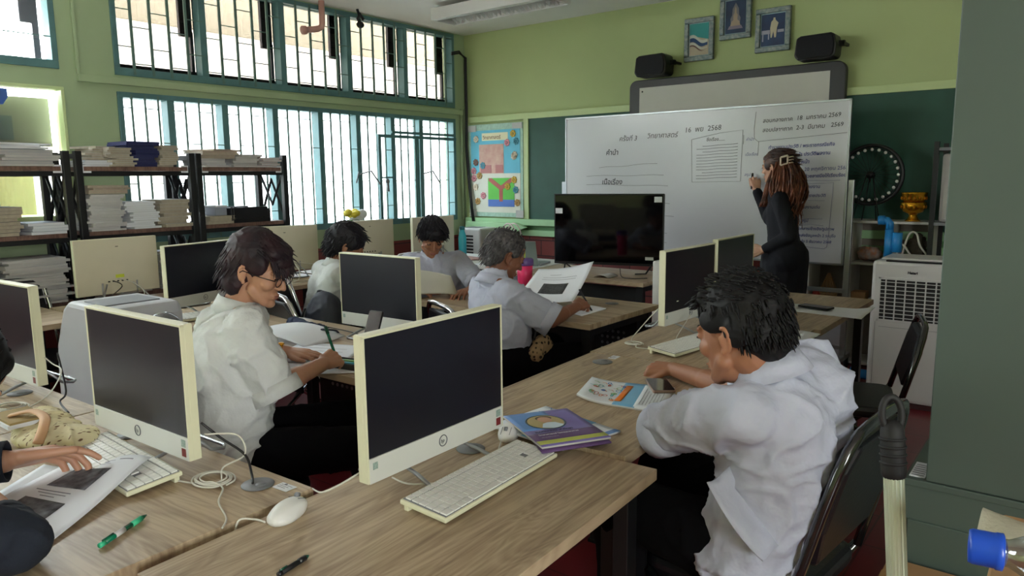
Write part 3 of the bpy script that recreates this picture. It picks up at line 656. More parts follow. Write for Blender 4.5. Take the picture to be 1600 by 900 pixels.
# ============================================================= ALL-IN-ONE COMPUTERS
def aio(label, loc, rz, group='cream all-in-one computers'):
    # screen faces +X, width along Y
    t = thing('desktop_computer', label, 'computer', loc, rz, group)
    w_, z0, z1 = .238, .042, .370
    m = MB(); n = 0
    m.b2(-.028, -.006, -w_, w_, z0, z1); obj('rear_shell', m, 'creamback', t, .004)
    m = MB(); m.b2(-.008, .004, -w_-.0015, w_+.0015, z1-.004, z1+.0015).b2(-.008, .004, -w_-.0015, -w_+.003, z0, z1).b2(-.008, .004, w_-.003, w_+.0015, z0, z1)
    m.b2(-.026, -.006, -w_-.0018, -w_+.004, z0, z1).b2(-.026, -.006, w_-.004, w_+.0018, z0, z1).b2(-.026, -.006, -w_, w_, z1-.005, z1+.002)
    obj('bezel', m, 'cream', t, .0007)
    obj('screen', MB().b2(-.006, .0015, -w_+.003, w_-.003, z0+.056, z1-.004), 'screen', t)
    c = obj('chin', MB().b2(-.007, .005, -w_+.003, w_-.003, z0-.001, z0+.056), 'chin', t, .001)
    Tm = lambda y, z: Matrix.Translation((.0056, y, z)) @ Euler((PI/2, 0, PI/2)).to_matrix().to_4x4()
    m = MB()
    ring = [(.0135*math.cos(2*PI*k/24), .0135*math.sin(2*PI*k/24), 0) for k in range(24)]
    m.tube([Tm(0, z0+.03) @ V(p) for p in ring], .0012, 6, True)
    m.text('hp', .020, Tm(-.0095, z0+.0255), .25, .0003); obj('maker_emblem', m, mat('grey_emblem', (92, 94, 100), .35, .5) if 'emb' not in M else M['emb'], c)
    obj('sticker', MB().b2(.0052, .0058, w_-.030, w_-.012, z0+.008, z0+.028), M['redst'], c)
    obj('sticker', MB().b2(.0052, .0058, w_-.030, w_-.012, z0+.032, z0+.050), M['grst'], c)
    obj('sticker', MB().b2(.0052, .0058, -w_+.012, -w_+.026, z0+.030, z0+.046), M['grst'], c)
    r = .005; H2 = .20
    m = MB(); m.tube([(-.034,-.10,.11),(-.030,-.10,.034),(.02,-.105,.024),(.085,-.115,r),(.095,-.10,r),(.095,.10,r),(.085,.115,r),(.02,.105,.024),(-.030,.10,.034),(-.034,.10,.11)], r, 8)
    m.tube([(-.033,-.075,.10),(-.09,-.12,.04),(-.115,-.13,.012),(-.15,-.13,r),(-.165,-.11,r),(-.165,.11,r),(-.15,.13,r),(-.115,.13,.012),(-.09,.12,.04),(-.033,.075,.10)], r, 8)
    obj('stand', m, 'alu', t)
    m = MB()
    for k in range(5): m.b2(-.0295, -.0278, -.05+k*.026, -.038+k*.026, z0+.07, z0+.078)
    m.b2(-.0295, -.0278, -.008, .008, z1-.05, z1-.046)
    obj('port', m, 'acdark', t)
    return t
M['emb'] = mat('grey_emblem', (92, 94, 100), .35, .5)
M['redst'] = mat('red_black_sticker', (120, 40, 40), .4); M['grst'] = mat('grey_green_sticker', (150, 170, 160), .4, var=.3, scale=300)
def aio_at(label, c, rz, z=.75): return dup(A0, (c[0], c[1], z), rz, label)
A0 = aio('large computer with dark screen and wire stand in the centre foreground', (-1.195, 1.24, .75), math.radians(1))
aio_at('computer with dark screen behind the white keyboard at lower left', (-1.872, .835), math.radians(-88.5))
aio_at('computer cropped by the left edge showing its cream side', (-2.90, .87), math.radians(-87))
aio_at('computer on the desk before the person in glasses, screen facing the camera', (-2.455, 2.165), math.radians(-88))
aio_at('computer with dark screen seen behind the head of the person in glasses', (-3.79, 2.10), math.radians(12))
aio_at('computer on the desk beyond the seated boy, nearer of the two at right', (-1.41, 3.12), math.radians(-3), .76)
aio_at('farther of the two computers at right, beside the teacher', (-1.452, 3.77), math.radians(-1), .76)
b1 = aio_at('cream computer back with a yellow sticker near the shelves', (-4.58, 1.99), math.radians(180))
obj('yellow_sticker', MB().b2(-.0292, -.028, -.03, .02, .135, .155), mat('yellow_green_sticker', (200, 210, 60), .5), b1)
aio_at('cream computer back behind the person in glasses, before the window', (-4.65, 3.22), math.radians(157))
aio_at('grey white computer back behind the dark-haired boy', (-4.645, 4.02), math.radians(175))
aio_at('grey white computer back behind the boy facing the camera', (-4.58, 4.70), math.radians(175))

# ============================================================= KEYBOARDS, MICE
def keyboard(label, loc, rz):
    # long axis X, user side -Y
    t = thing('keyboard', label, 'keyboard', loc, rz, 'white keyboards')
    T = Matrix.Rotation(math.radians(5), 4, 'X')
    m = MB(); m.box((0, 0, .016), (.435, .128, .011), T); obj('keyboard_base', m, 'cream', t, .003)
    obj('key_well', MB().box((0, .0, .0218), (.424, .119, .0012), T), 'greyp', t)
    for s in (-1, 1): obj('foot', MB().b2(s*.19-.02, s*.19+.02, .045, .058, 0, .016), 'cream', t, .002)
    m = MB(); y0 = .049
    for r in range(6):
        y = y0 - r*.0196; x = -.208; hh = .0172 if r else .0135
        widths = [.0172]*13 + [.0262]
        if r == 5: widths = [.022, .0172, .0172, .0172, .093, .0172, .0172, .0172, .022]
        sm = sum(widths) + .0018*len(widths); k = .288/sm
        for wd in widths:
            m.box((x+wd*k/2, y, .0235), (wd*k-.0006, hh+.0002, .004), T, taper=.96); x += (wd+.0018)*k
        for q in range(7):
            if q == 3 and r == 3: continue
            xx = .089 + q*.0187
            m.box((xx, y, .0235), (.0174, hh+.0002, .004), T, taper=.96)
    obj('keys', m, 'key', t)
    return t
K0 = keyboard('slim white keyboard lying before the large foreground computer', (-1.055, 1.235, .75), math.radians(93))
dup(K0, (-1.85, .765, .75), math.radians(-3), 'white keyboard tilted under a printed sheet at lower left')
dup(K0, (-1.235, 2.76, .76), math.radians(82), 'white keyboard on the desk beyond the phone')
dup(K0, (-3.58, 1.87, .75), math.radians(78), 'white keyboard before the computer behind the person in glasses')
def mouse(label, loc, rz, ln=.112):
    t = thing('computer_mouse', label, 'computer mouse', loc, rz, 'white computer mice')
    m = MB(); m.ell((0,0,.012), (.029, ln/2, .025)).ell((0,.012,.010), (.031, ln/2-.012, .018))
    b = bake(m, .0025, 3); b.v = [V((p.x, p.y, max(p.z, 0))) for p in b.v]; obj('mouse_shell', b, 'white', t)
    obj('scroll_wheel', MB().cyl((-.004, -.034, .034), (.004, -.034, .034), .006), 'greyp', t)
    m = MB(); m.tube([(-.012,-.048,.023),(-.012,-.02,.034)], .0008, 4).tube([(.012,-.048,.023),(.012,-.02,.034)], .0008, 4); obj('button_seam', m, 'greyp', t)
    return t
mo = mouse('white mouse lying by the gap between the two near desks', (-1.275, .855, .75), math.radians(198))
dup(mo, (-1.20, 1.51, .75), math.radians(25), 'white mouse half hidden beneath the magazines behind the large computer')
mz = lambda x, y, z=.753: (x, y, z)
def cable(label, pts, r=.0022, m='cable', name='cable', g=None):
    return single(name, label, 'cable', MB().tube(smooth_pts(pts), r, 6), m, group=g)
def smooth_pts(P, n=6):
    P = [V(p) for p in P]; out = []
    for i in range(len(P)-1):
        a = P[max(i-1,0)]; b = P[i]; c = P[i+1]; d = P[min(i+2, len(P)-1)]
        for k in range(n):
            t = k/n; out.append(.5*((2*b)+(c-a)*t+(2*a-5*b+4*c-d)*t*t+(3*b-a-3*c+d)*t**3))
    out.append(P[-1]); return out
cable('thin white cord from the lower left mouse into the desk gap', [mz(-1.288,.808), mz(-1.32,.80), mz(-1.335,.775), (-1.332,.76,.70)])
def coil(label, cx, cy, z=.755, r=.05, n=4, tail=()):
    P = []
    for k in range(n*10): a = 2*PI*k/10; rr_ = r*(1-.12*math.floor(k/10)+.03*math.sin(k)); P.append((cx+rr_*math.cos(a), cy+rr_*.8*math.sin(a), z+.0015*(k/10)))
    return cable(label, P+list(tail), .0022)
coil('coiled white cable behind the lower left computer', -1.575, .86, r=.055, tail=[(-1.50,.84,.76),(-1.45,.80,.755),(-1.37,.77,.753),(-1.335,.74,.753)])
cable('white cable looping up from the back of the lower left computer', [(-1.60,.86,.86),(-1.56,.92,.85),(-1.55,.93,.80),(-1.60,.90,.765),(-1.54,.85,.755),(-1.66,.80,.753)])
cable('black cable running from the lower left computer into the round desk hole', [(-1.63,.87,.88),(-1.60,.90,.84),(-1.55,.93,.80),(-1.51,.92,.765),(-1.475,.90,.757)], .003, 'bcable')
coil('coiled white cable behind the nearer right computer', -1.445, 2.66, .765, r=.04, n=3, tail=[(-1.40,2.60,.765),(-1.33,2.62,.765),(-1.28,2.66,.765)])
cable('white cable hanging over the desk edge by the nearer right computer', [(-1.41,3.0,.90),(-1.46,2.93,.88),(-1.50,2.80,.79),(-1.48,2.70,.766),(-1.42,2.66,.766)])
cable('white cable crossing below the nearer right computer', [(-1.36,3.02,.84),(-1.34,2.85,.78),(-1.30,2.72,.766),(-1.37,2.64,.766)])
coil('coiled white cable at the far left by the cropped computer', -2.62, .78, r=.06, n=4)
cable('white cable rising behind the cropped computer at left', [(-2.55,.80,.757),(-2.50,.85,.80),(-2.52,.90,.86),(-2.62,.91,.87),(-2.70,.90,.90)])
cable('black cable beside the cropped computer going into a desk hole', [(-2.62,.93,.90),(-2.50,.90,.80),(-2.50,.88,.77),(-2.40,.865,.757)], .003, 'bcable')
m = MB(); m.lathe([(.001,0),(.040,0),(.042,.002),(.040,.004),(.001,.005)], 28, Matrix.Translation((0,0,0)))
cable('white cable leaving the left side of the large computer', [(-1.24,1.02,.80),(-1.27,.98,.775),(-1.30,.96,.76),(-1.345,.97,.753)])
cable('white cord from the hidden mouse to the large computer', [(-1.18,1.45,.757),(-1.13,1.36,.757),(-1.10,1.22,.757),(-1.17,1.12,.757),(-1.20,1.08,.78)])
cable('white cables hanging from the ports of the yellow-stickered computer', [(-4.55,1.98,.88),(-4.44,2.02,.86),(-4.40,2.06,.80),(-4.35,2.0,.757),(-4.20,1.95,.756)])
cable('black cable hanging from the yellow-stickered computer to the desk edge', [(-4.55,1.95,.87),(-4.48,1.97,.84),(-4.30,1.80,.78),(-3.93,1.78,.757),(-3.90,1.78,.70)], .003, 'bcable')
for i, pts in enumerate([[(-4.6,3.1,.86),(-4.3,3.05,.88),(-4.2,3.0,.78),(-4.3,2.8,.757),(-4.18,2.6,.757)], [(-4.62,3.2,.86),(-4.35,3.3,.84),(-4.2,3.25,.765),(-4.4,3.0,.757),(-4.2,2.75,.757)], [(-4.3,3.3,.757),(-4.2,3.0,.76),(-4.35,2.7,.757),(-4.2,2.5,.757)]]):
    cable('tangled grey cable on the desk behind the person in glasses', pts, .003, 'cable', g='tangled cables behind the person in glasses')
cable('black cable across the desk of the person in glasses', [(-2.99,1.98,.757),(-2.85,2.12,.765),(-2.75,2.16,.757),(-2.62,2.15,.757),(-2.55,2.13,.76)], .0025, 'bcable')

# ============================================================= TELEVISION
t = thing('television', 'large black flat television standing on the oak desk before the whiteboard', 'television', (-2.805, 4.733, .75), math.atan2(.22, .79))
obj('panel_shell', MB().b2(-.415, .415, 0, .035, .05, .575), 'blackplastic', t, .006)
obj('screen', MB().b2(-.407, .407, -.003, .0, .068, .567), 'tv', t)
obj('bezel', MB().b2(-.415, .415, -.006, .001, .05, .068).b2(-.415, .415, -.005, .001, .566, .577).b2(-.415, -.407, -.005, .001, .05, .577).b2(.407, .415, -.005, .001, .05, .577), 'blackplastic', t, .001)
for s in (-1, 1): obj('foot', MB().tube([(s*.31, -.09, .006), (s*.33, .0, .055), (s*.31, .10, .006)], .006, 8).tube([(s*.31,-.09,.006),(s*.24,-.13,.006)], .005, 6), 'blackplastic', t)
obj('sticker', MB().b2(.345, .40, -.0045, -.003, .515, .555).b2(-.405, -.35, -.0045, -.003, .43, .47), 'paper', t)
obj('maker_label', MB().b2(.285, .345, -.0045, -.003, .095, .117), 'paper2', t)
t = thing('remote_control', 'dark remote control lying in front of the television', 'remote control', (-2.98, 4.42, .75), math.radians(8))
obj('remote_body', MB().b2(-.10, .10, -.022, .022, 0, .018), 'blackplastic', t, .006)
m = MB()
for i in range(7):
    for j in range(3): m.lathe([(.004,0),(.003,.002)], 8, Matrix.Translation((-.08+i*.022, -.012+j*.012, .018)))
obj('buttons', m, 'greyp', t)
m = MB(); m.sheet(lambda u, v: (-2.72+.12*u, 4.40+.14*v, .752+.02*math.sin(u*3)), 6, 4); single('folded_note', 'crumpled white slip under the television', 'paper', m, 'paper2')
cable('black cable in front of the television foot', [(-2.62,4.60,.80),(-2.55,4.50,.757),(-2.45,4.45,.757),(-2.36,4.52,.757)], .003, 'bcable')
# white upright unit right of the TV desk (behind computer)
t = thing('pc_tower', 'slim white upright case between the television desk and right computers', 'computer case', (-2.10, 4.40, 0))
obj('case', MB().b2(-.06, .06, -.2, .2, 0, .92), 'white', t, .012); obj('vent', MB().b2(.0, .05, -.203, -.2, .70, .88), 'greyp', t)

# ============================================================= GREEN CABINET
t = thing('steel_cabinet', 'tall grey-green steel cupboard filling the right edge', 'cupboard', (0, 2.2, 0))
obj('lower_cabinet', MB().b2(-.343, .70, 0, .44, 0, .60), 'cabinet', t, .003)
obj('lower_cabinet_top', MB().b2(-.345, .70, -.004, .45, .595, .615), 'cabinet', t, .003)
obj('upper_cabinet', MB().b2(-.293, .66, 0.0, .40, .617, 2.35), 'cabinet', t, .003)
obj('drawer_front', MB().b2(-.33, .69, -.008, 0, .03, .50), 'cabinet', t, .003)
obj('asset_label', MB().b2(-.337, -.298, .02, .14, .6155, .617), 'paper', t)
m = MB()
for k in range(6): m.b2(-.333, -.302, .03+k*.017, .035+k*.017, .617, .6175)
obj('label_print', m, 'print', t)

# ============================================================= AIR COOLER (right)
t = thing('air_cooler', 'tall white floor air cooler with slatted front beside the cupboard', 'air cooler', (-.80, 5.0, 0))
obj('cooler_body', MB().b2(-.245, .245, 0, .36, .03, .915), 'ac', t, .022)
obj('plinth', MB().b2(-.235, .235, .01, .35, 0, .03), mat('maroon_plinth', (70, 32, 34)), t)
m = MB(); m.b2(-.19, .20, -.002, .004, .55, .80); g = obj('grille_recess', m, 'acdark', t)
m = MB()
for k in range(10): m.box((0.005, -.006, .565+k*.0245), (.39, .012, .0035), rz=0)
for k in range(7): m.b2(-.165+k*.055, -.157+k*.055, -.003, .003, .55, .80)
obj('slats', m, 'ac', t)
m = MB(); m.b2(-.205, .215, -.004, .0, .80, .815).b2(-.205, .215, -.004, 0, .535, .55).b2(-.205, -.19, -.004, 0, .535, .815).b2(.20, .215, -.004, 0, .535, .815); obj('grille_frame', m, 'ac', t, .002)
obj('top_panel', MB().b2(-.17, .24, .0, .30, .912, .922), 'blackplastic', t, .004)
obj('lid', MB().b2(-.2, .245, .03, .32, .92, .934), 'ac', t, .006)
m = MB(); m.text('Hatari', .032, Matrix.Translation((-.045, -.0015, .843)) @ Matrix.Rotation(PI/2, 4, 'X'), bold=.001); obj('lettering', m, 'blackplastic', t)
m = MB(); m.b2(-.212, -.210, -.001, .001, .05, .53).b2(-.19, .22, -.001, .001, .50, .502); obj('panel_seam', m, 'greyp', t)
# small cooler near the corner
t = thing('air_cooler', 'small white air cooler in the corner under the poster', 'air cooler', (-5.16, 5.85, 0), 0)
obj('cooler_body', MB().b2(-.15, .16, 0, .28, 0, .93), 'ac', t, .02)
m = MB()
for k in range(6): m.b2(-.12, .06, -.003, .001, .66+k*.035, .68+k*.035)
obj('vent_slot', m, 'acdark', t)
obj('top_vent', MB().b2(-.1, .06, .04, .2, .928, .934), 'greyp', t)
# grey side cooler at left
t = thing('air_cooler', 'grey white air cooler with slanted front between the left desks', 'air cooler', (-3.32, 1.27, 0))
P = [(-.27,.0),(.27,0),(.27,.90),(.24,.945),(-.10,.945),(-.16,.91),(-.26,.74),(-.285,.60),(-.285,.05)]
m = MB(); m.prism(P, 0, .32, rxz((0,.32,0), PI/2)); obj('cooler_body', m, mat('side_grey_plastic', (176, 177, 180), .4, var=.03), t, .02)
m = MB(); m.b2(-.03, .17, .04, .27, .943, .95); obj('control_panel', m, 'greyp', t, .003)
m = MB(); m.ell((-.16,-.002,.60), (.035,.008,.012)); obj('side_handle', m, 'chrome', t)
m = MB(); m.lathe([(.001,0),(.08,0),(.085,.02),(.07,.05),(.02,.055)], 24, rxz((.30,.20,.83), 0, PI/2, 0)); obj('water_tank', m, clear_mat('clear_tank', (.8,.84,.86,1), .3), t)

# ============================================================= SHELVES
def shelf_unit(label, y0, y1):
    cy = (y0+y1)/2; t = thing('storage_rack', label, 'shelving', (-5.18, cy, 0), 0, 'black and brown storage racks'); h = (y1-y0)/2
    for z in (1.55, 1.14, .72, .28):
        obj('shelf', MB().b2(-.18, .18, -h+.03, h-.03, z-.028, z), 'shelf_wood', t, .002)
    for z in (1.55, 1.14, .72, .28):
        for x in (.1625, -.1625): obj('shelf_rail', MB().b2(x-.0125, x+.0125, -h+.02, h-.02, z-.058, z-.029), 'black', t)
    for s in (-1, 1):
        for x in (-.175, .175): obj('post', MB().b2(x-.02, x+.02, s*h-.02, s*h+.02, 0, 1.645), 'black', t, .002)
        m = MB(); y = s*h
        for z0, z1 in ((.30, .69), (.74, 1.11), (1.16, 1.52)):
            m.tube([(-.16, y, z0), (.0, y, z1-.06), (.16, y, z0)], .011, 6); m.tube([(-.16, y, z1), (.0, y, z0+.1), (.16, y, z1)], .011, 6)
        m.b2(-.175, .175, y-.012, y+.012, 1.60, 1.63)
        obj('brace', m, 'black', t)
        sh = obj('shelf_tag', MB().b2(.177, .179, y-s*.05-.025, y-s*.05+.025, 1.51, 1.56), 'paper', t)
        obj('print', MB().b2(.179, .1795, y-s*.05-.018, y-s*.05+.018, 1.545, 1.55).b2(.179, .1795, y-s*.05-.018, y-s*.05+.012, 1.53, 1.534), 'print', sh)
    return t
shelf_unit('leftmost storage rack with black posts, cropped by the photo edge', .40, 1.14)
shelf_unit('storage rack left of the double black posts, holding flat newspapers', 1.20, 1.93)
shelf_unit('middle storage rack piled with navy and grey booklets', 2.0, 2.74)
shelf_unit('rightmost storage rack with a black tray, nearest the window bars', 2.79, 3.50)
# booklets
def booklet(name, w_, l_, th, edge, cover, fan=0):
    o = MB(); o.b2(-w_/2, w_/2, -l_/2, l_/2, 0, th)
    if fan:
        o.v = [V((p.x, p.y, p.z + fan*(p.y/l_+.5)**2)) for p in o.v]
    o.cur = 1; o.b2(-w_/2-.001, w_/2+.002, -l_/2-.001, l_/2+.001, th, th+.0012) if not fan else None
    me = o.mesh(name); me.materials.append(M[edge]); me.materials.append(M[cover]); return me
BK = {}
def stack(x, y, z, n, th, w_, l_, edge, cover, label, group, name='booklet', jit=.017, rj=8, rz=0):
    key = (round(w_,3), round(l_,3), round(th,4), edge, cover)
    if key not in BK: BK[key] = booklet(name, w_, l_, th, edge, cover)
    zz = z
    for k in range(n):
        o = bpy.data.objects.new(name, BK[key]); C.objects.link(o)
        o.location = (x+random.uniform(-jit, jit), y+random.uniform(-jit, jit), zz); o.rotation_euler = (0, 0, math.radians(rz+random.uniform(-rj, rj)))
        tag(o, label, 'booklet', group); zz += th+.0014
    return zz
s1, s2, s3 = 1.551, 1.141, .721
M['bluegrey'] = mat('blue_grey_cover', (150, 156, 172), .6, var=.06); M['rose'] = mat('faded_pink_cover', (196, 150, 146), .6, var=.08); M['dark_cover'] = mat('dark_grey_cover', (70, 70, 78), .6)
M['greycov'] = mat('pale_grey_cover', (196, 198, 198), .6, var=.05)
G = lambda s: s
zt = stack(-5.14, 2.64-.21, s1, 9, .014, .26, .17, 'navybook', 'navybook', 'navy covered book in the tall pile on the top shelf', 'navy books on the top shelf')
stack(-5.14, 2.42, zt, 2, .012, .27, .22, 'navybook', 'navybook', 'wider navy book crowning the tall navy pile', 'wider navy books atop the pile')
stack(-5.14, 2.59, s1, 10, .013, .25, .12, 'kraft', 'greycov', 'grey booklet beside the navy pile at the black post', 'grey booklets beside the navy pile')
stack(-5.12, 2.27, s1, 9, .012, .26, .14, 'kraft', 'greycov', 'buff booklet in the fanned pile left of the navy books', 'buff booklets left of the navy pile', rj=12)
stack(-5.15, 2.13, s1+.0, 3, .012, .24, .20, 'paper', 'greycov', 'white booklet in the low pile at the double posts', 'white booklets by the double posts', rj=5)
stack(-5.20, 2.19, s1+.045, 6, .013, .22, .15, 'kraft', 'greycov', 'buff booklet on the skewed pile above the white ones', 'buff booklets in the skewed pile', rj=25)
stack(-5.13, 2.92, s1, 4, .014, .27, .20, 'paper2', 'bluegrey', 'blue-grey folder lying under the pink newspapers', 'blue-grey folders on the right rack', rj=9)
stack(-5.12, 2.97, s1+.06, 5, .012, .30, .26, 'kraft', 'rose', 'faded pink newspaper on the sloping pile of the right rack', 'pink newspapers on the right rack', 'newspaper', rj=14)
stack(-5.12, 3.18, s1, 6, .014, .28, .18, 'paper2', 'kraft', 'brown-grey booklet in the middle pile of the right rack top', 'brown-grey booklets on the right rack', rj=10)
stack(-5.12, 3.36, s1, 5, .013, .26, .17, 'paper2', 'rose', 'dusty pink booklet at the right end of the racks', 'dusty pink booklets at the right end', rj=8)
stack(-5.12, 1.72, s1, 6, .015, .27, .30, 'paper2', 'bluegrey', 'grey newspaper lying flat on the left rack top', 'grey newspapers on the left rack', 'newspaper', rj=5)
stack(-5.12, 1.67, s1+.10, 3, .010, .28, .30, 'paper', 'paper', 'white leaflet on top of the grey newspapers', 'white leaflets on the left rack', 'leaflet', rj=25)
stack(-5.12, 1.43, s1, 6, .018, .27, .17, 'kraft', 'card', 'brown book at the far left of the top shelf', 'brown books at the far left', rj=5)
# second shelf
stack(-5.12, 2.14, s2, 18, .0115, .27, .21, 'paper2', 'greycov', 'grey exercise book in the tall pile right of the double posts', 'grey exercise books right of the double posts', 'exercise_book', rj=10)
stack(-5.12, 2.16, s2+.235, 4, .012, .26, .24, 'kraft', 'rose', 'pinkish exercise book atop the tall grey pile', 'pinkish exercise books atop the grey pile', 'exercise_book', rj=14)
stack(-5.12, 2.37, s2, 13, .0125, .27, .19, 'paper', 'greycov', 'white exercise book in the middle pile of the second shelf', 'white exercise books in the middle pile', 'exercise_book', rj=7)
stack(-5.12, 2.59, s2, 8, .022, .27, .20, 'kraft', 'greycov', 'thick grey book in the pile against the right post', 'thick grey books against the right post', rj=4)
stack(-5.12, 1.80, s2, 4, .016, .26, .20, 'paper', 'bluegrey', 'white-edged book lying by the crossed braces', 'white-edged books by the crossed braces', rj=5)
stack(-5.12, 1.55, s2, 8, .02, .27, .22, 'kraft', 'dark_cover', 'dark covered book at the left end of the second shelf', 'dark books on the second shelf', rj=8)
stack(-5.12, 2.93, s2, 3, .018, .26, .20, 'kraft', 'kraft', 'flat brown book beside the black tray', 'flat brown books beside the black tray', rj=4)
t = thing('document_tray', 'black document tray on the second shelf of the rightmost rack', 'document tray', (-5.12, 3.17, s2))
obj('tray_body', MB().b2(-.14, .14, -.16, .17, 0, .03).b2(-.14, .14, -.16, -.14, .03, .115).b2(-.14, .14, .15, .17, .03, .10).b2(-.14, -.12, -.14, .15, .03, .115).b2(.12, .14, -.14, .15, .03, .115), 'blackplastic', t, .004)
obj('paper_pile', MB().b2(-.11, .11, -.13, .14, .03, .105), 'paper2', t, .004)
t = thing('paper_box', 'small white box at the edge of the black tray', 'box', (-5.10, 2.955, s2+.0595)); obj('box_body', MB().b2(-.08, .08, -.045, .045, 0, .06), 'bluegrey', t, .003); obj('lid', MB().b2(-.083, .083, -.048, .048, .06, .072), 'paper', t, .002)
# third shelf
stack(-5.10, 1.70, s3, 20, .0125, .28, .34, 'paper2', 'greycov', 'newspaper in the big heap on the lower shelf behind the chair', 'newspapers in the lower heap', 'newspaper', rj=8, jit=.02)
stack(-5.10, 1.36, s3, 22, .0125, .28, .26, 'paper2', 'bluegrey', 'folded newspaper in the heap at the extreme left of the lower shelf', 'newspapers at the extreme left', 'newspaper', rj=8, jit=.02)
stack(-5.10, 2.58, s3, 18, .0125, .26, .22, 'paper2', 'greycov', 'booklet in the lower pile seen between two computers', 'booklets in the lower pile between computers', rj=6)
stack(-5.10, 2.25, s3, 14, .0125, .26, .22, 'paper2', 'greycov', 'booklet in the low pile hidden behind the cream computer back', 'booklets behind the cream computer back', rj=6)
# ============================================================= PEOPLE
M['skin'] = mat('warm_tan_skin', (188, 140, 112), .5, var=.04, scale=14)
M['skin_dark'] = mat('brown_skin', (158, 108, 80), .5, var=.05, scale=14)
M['skin_deep'] = mat('deep_brown_skin', (136, 88, 66), .5, var=.05, scale=14)
M['skin_light'] = mat('light_skin', (206, 158, 132), .5, var=.04, scale=14)
for k_ in ('skin', 'skin_dark', 'skin_deep', 'skin_light'):
    b_ = M[k_].node_tree.nodes['Principled BSDF']; b_.inputs['Subsurface Weight'].default_value = .08; b_.inputs['Subsurface Radius'].default_value = (.01, .004, .002)
M['lip'] = mat('muted_lip', (150, 90, 80), .45); M['lipred'] = mat('rose_lip', (170, 70, 75), .4)
M['eyew'] = mat('eye_white', (210, 205, 200), .3); M['eyed'] = mat('dark_eye', (22, 16, 14), .2)
M['hairblack'] = mat('black_hair', (12, 12, 13), .62, spec=.3, var=.25, scale=60)
M['hairblue'] = mat('soft_black_hair', (24, 22, 28), .6, spec=.35, var=.3, scale=60)
M['hairred'] = mat('dark_reddish_hair', (54, 32, 36), .6, spec=.35, c2=(26, 21, 28), scale=14)
M['hairbrown'] = mat('brown_dyed_hair', (150, 90, 64), .45, c2=(62, 38, 32), scale=16)
M['hairdark'] = mat('dark_brown_hair', (92, 58, 46), .45, c2=(34, 22, 22), scale=18)
M['hairgrey'] = mat('greying_hair', (96, 92, 92), .55, c2=(40, 38, 42), scale=70)
M['shirt'] = mat('white_cotton_shirt', (184, 188, 205), .85, var=.015, scale=6, bump=.55, bscale=16, bdist=.02)
M['shirt2'] = mat('off_white_woven_shirt', (206, 209, 206), .85, var=.02, scale=20, bump=.55, bscale=18, bdist=.02)
M['trouser'] = mat('black_trouser_cloth', (8, 8, 11), .95, spec=.15, bump=.1)
M['navy'] = mat('dark_navy_knit', (26, 33, 46), .9, bump=.3, bscale=120)
M['blackdress'] = mat('black_navy_dress', (18, 21, 32), .85, bump=.2, bscale=60)
M['shoe'] = mat('black_shoe', (20, 20, 22), .4)

def hrot(F, roll=0):
    F = V(F).normalized(); L_ = V((0,0,1)).cross(F).normalized(); U = F.cross(L_)
    R = Matrix((F, L_, U)).transposed()
    return R @ Matrix.Rotation(roll, 3, 'X')
class HB:       # places head shapes given in head axes (x forward, y left, z up)
    def __init__(s, mb, c, R, k=1): s.m = mb; s.c = V(c); s.R = R; s.k = k
    def p(s, q): return s.c + s.R @ (V(q)*s.k)
    def e(s, q, r, rot=None): s.m.ell(s.p(q), [a*s.k for a in r], s.R if rot is None else s.R @ rot); return s
    def c2(s, a, ra, b, rb): s.m.cap(s.p(a), ra*s.k, s.p(b), rb*s.k); return s
def add_head(mb, c, R, k=1, ears=True, nose=1):
    h = HB(mb, c, R, k)
    h.e((-.012,0,.032), (.094,.073,.086)).e((.030,0,-.012), (.056,.060,.086)).e((.032,0,-.060), (.050,.050,.048))
    h.e((.068,0,-.096), (.019,.022,.015)).e((.058,.034,-.024), (.026,.024,.024)).e((.058,-.034,-.024), (.026,.024,.024))
    h.e((.076,.022,.018), (.013,.028,.009)).e((.076,-.022,.018), (.013,.028,.009)).e((.058,0,.048), (.03,.05,.036))
    h.c2((.084,0,.012), .008, (.104*nose,0,-.030), .0092).e((.092,.011,-.034), (.010,.007,.007)).e((.092,-.011,-.034), (.010,.007,.007))
    h.e((.081,0,-.062), (.011,.022,.006)).e((.080,0,-.072), (.010,.019,.006)).e((.078,.031,.003), (.012,.014,.009)).e((.078,-.031,.003), (.012,.014,.009))
    h.c2((.02,.045,-.055), .02, (.06,.02,-.09), .016).c2((.02,-.045,-.055), .02, (.06,-.02,-.09), .016)
    if ears:
        for s in (-1, 1):
            P = []
            for j in range(9):
                a = math.radians(-60 + j*38); P.append((-.012+.012*math.cos(a+2.2), s*(.077+.005*math.sin(a+2)), -.006+.026*math.sin(a+2.2)))
            for j in range(8): h.c2(P[j], .0045, P[j+1], .0045)
            h.e((-.010, s*.073, -.008), (.010,.005,.022)).e((-.002, s*.074, -.033), (.007,.005,.009))
def face_parts(root, c, R, k, brow, lip='lip', closed=True):
    o = root.location
    m = MB(); h = HB(m, c, R, k)
    for s in (-1, 1): h.e((.0855, s*.031, .0005), (.0055,.011,.0042))
    obj('eyes', m, 'eyed', root, world=True)
    m = MB(); h = HB(m, c, R, k)
    for s in (-1, 1): m.tube([h.p((.088,s*.012,.021)), h.p((.0885,s*.026,.0255)), h.p((.080,s*.044,.020))], [.0035*k,.0032*k,.0015*k], 6, flat=.6)
    obj('eyebrows', m, brow, root, world=True)
    m = MB(); h = HB(m, c, R, k); h.e((.0875,0,-.0625), (.0048,.018,.0034)).e((.0865,0,-.0702), (.0048,.015,.0038)); obj('lips', m, lip, root, world=True)
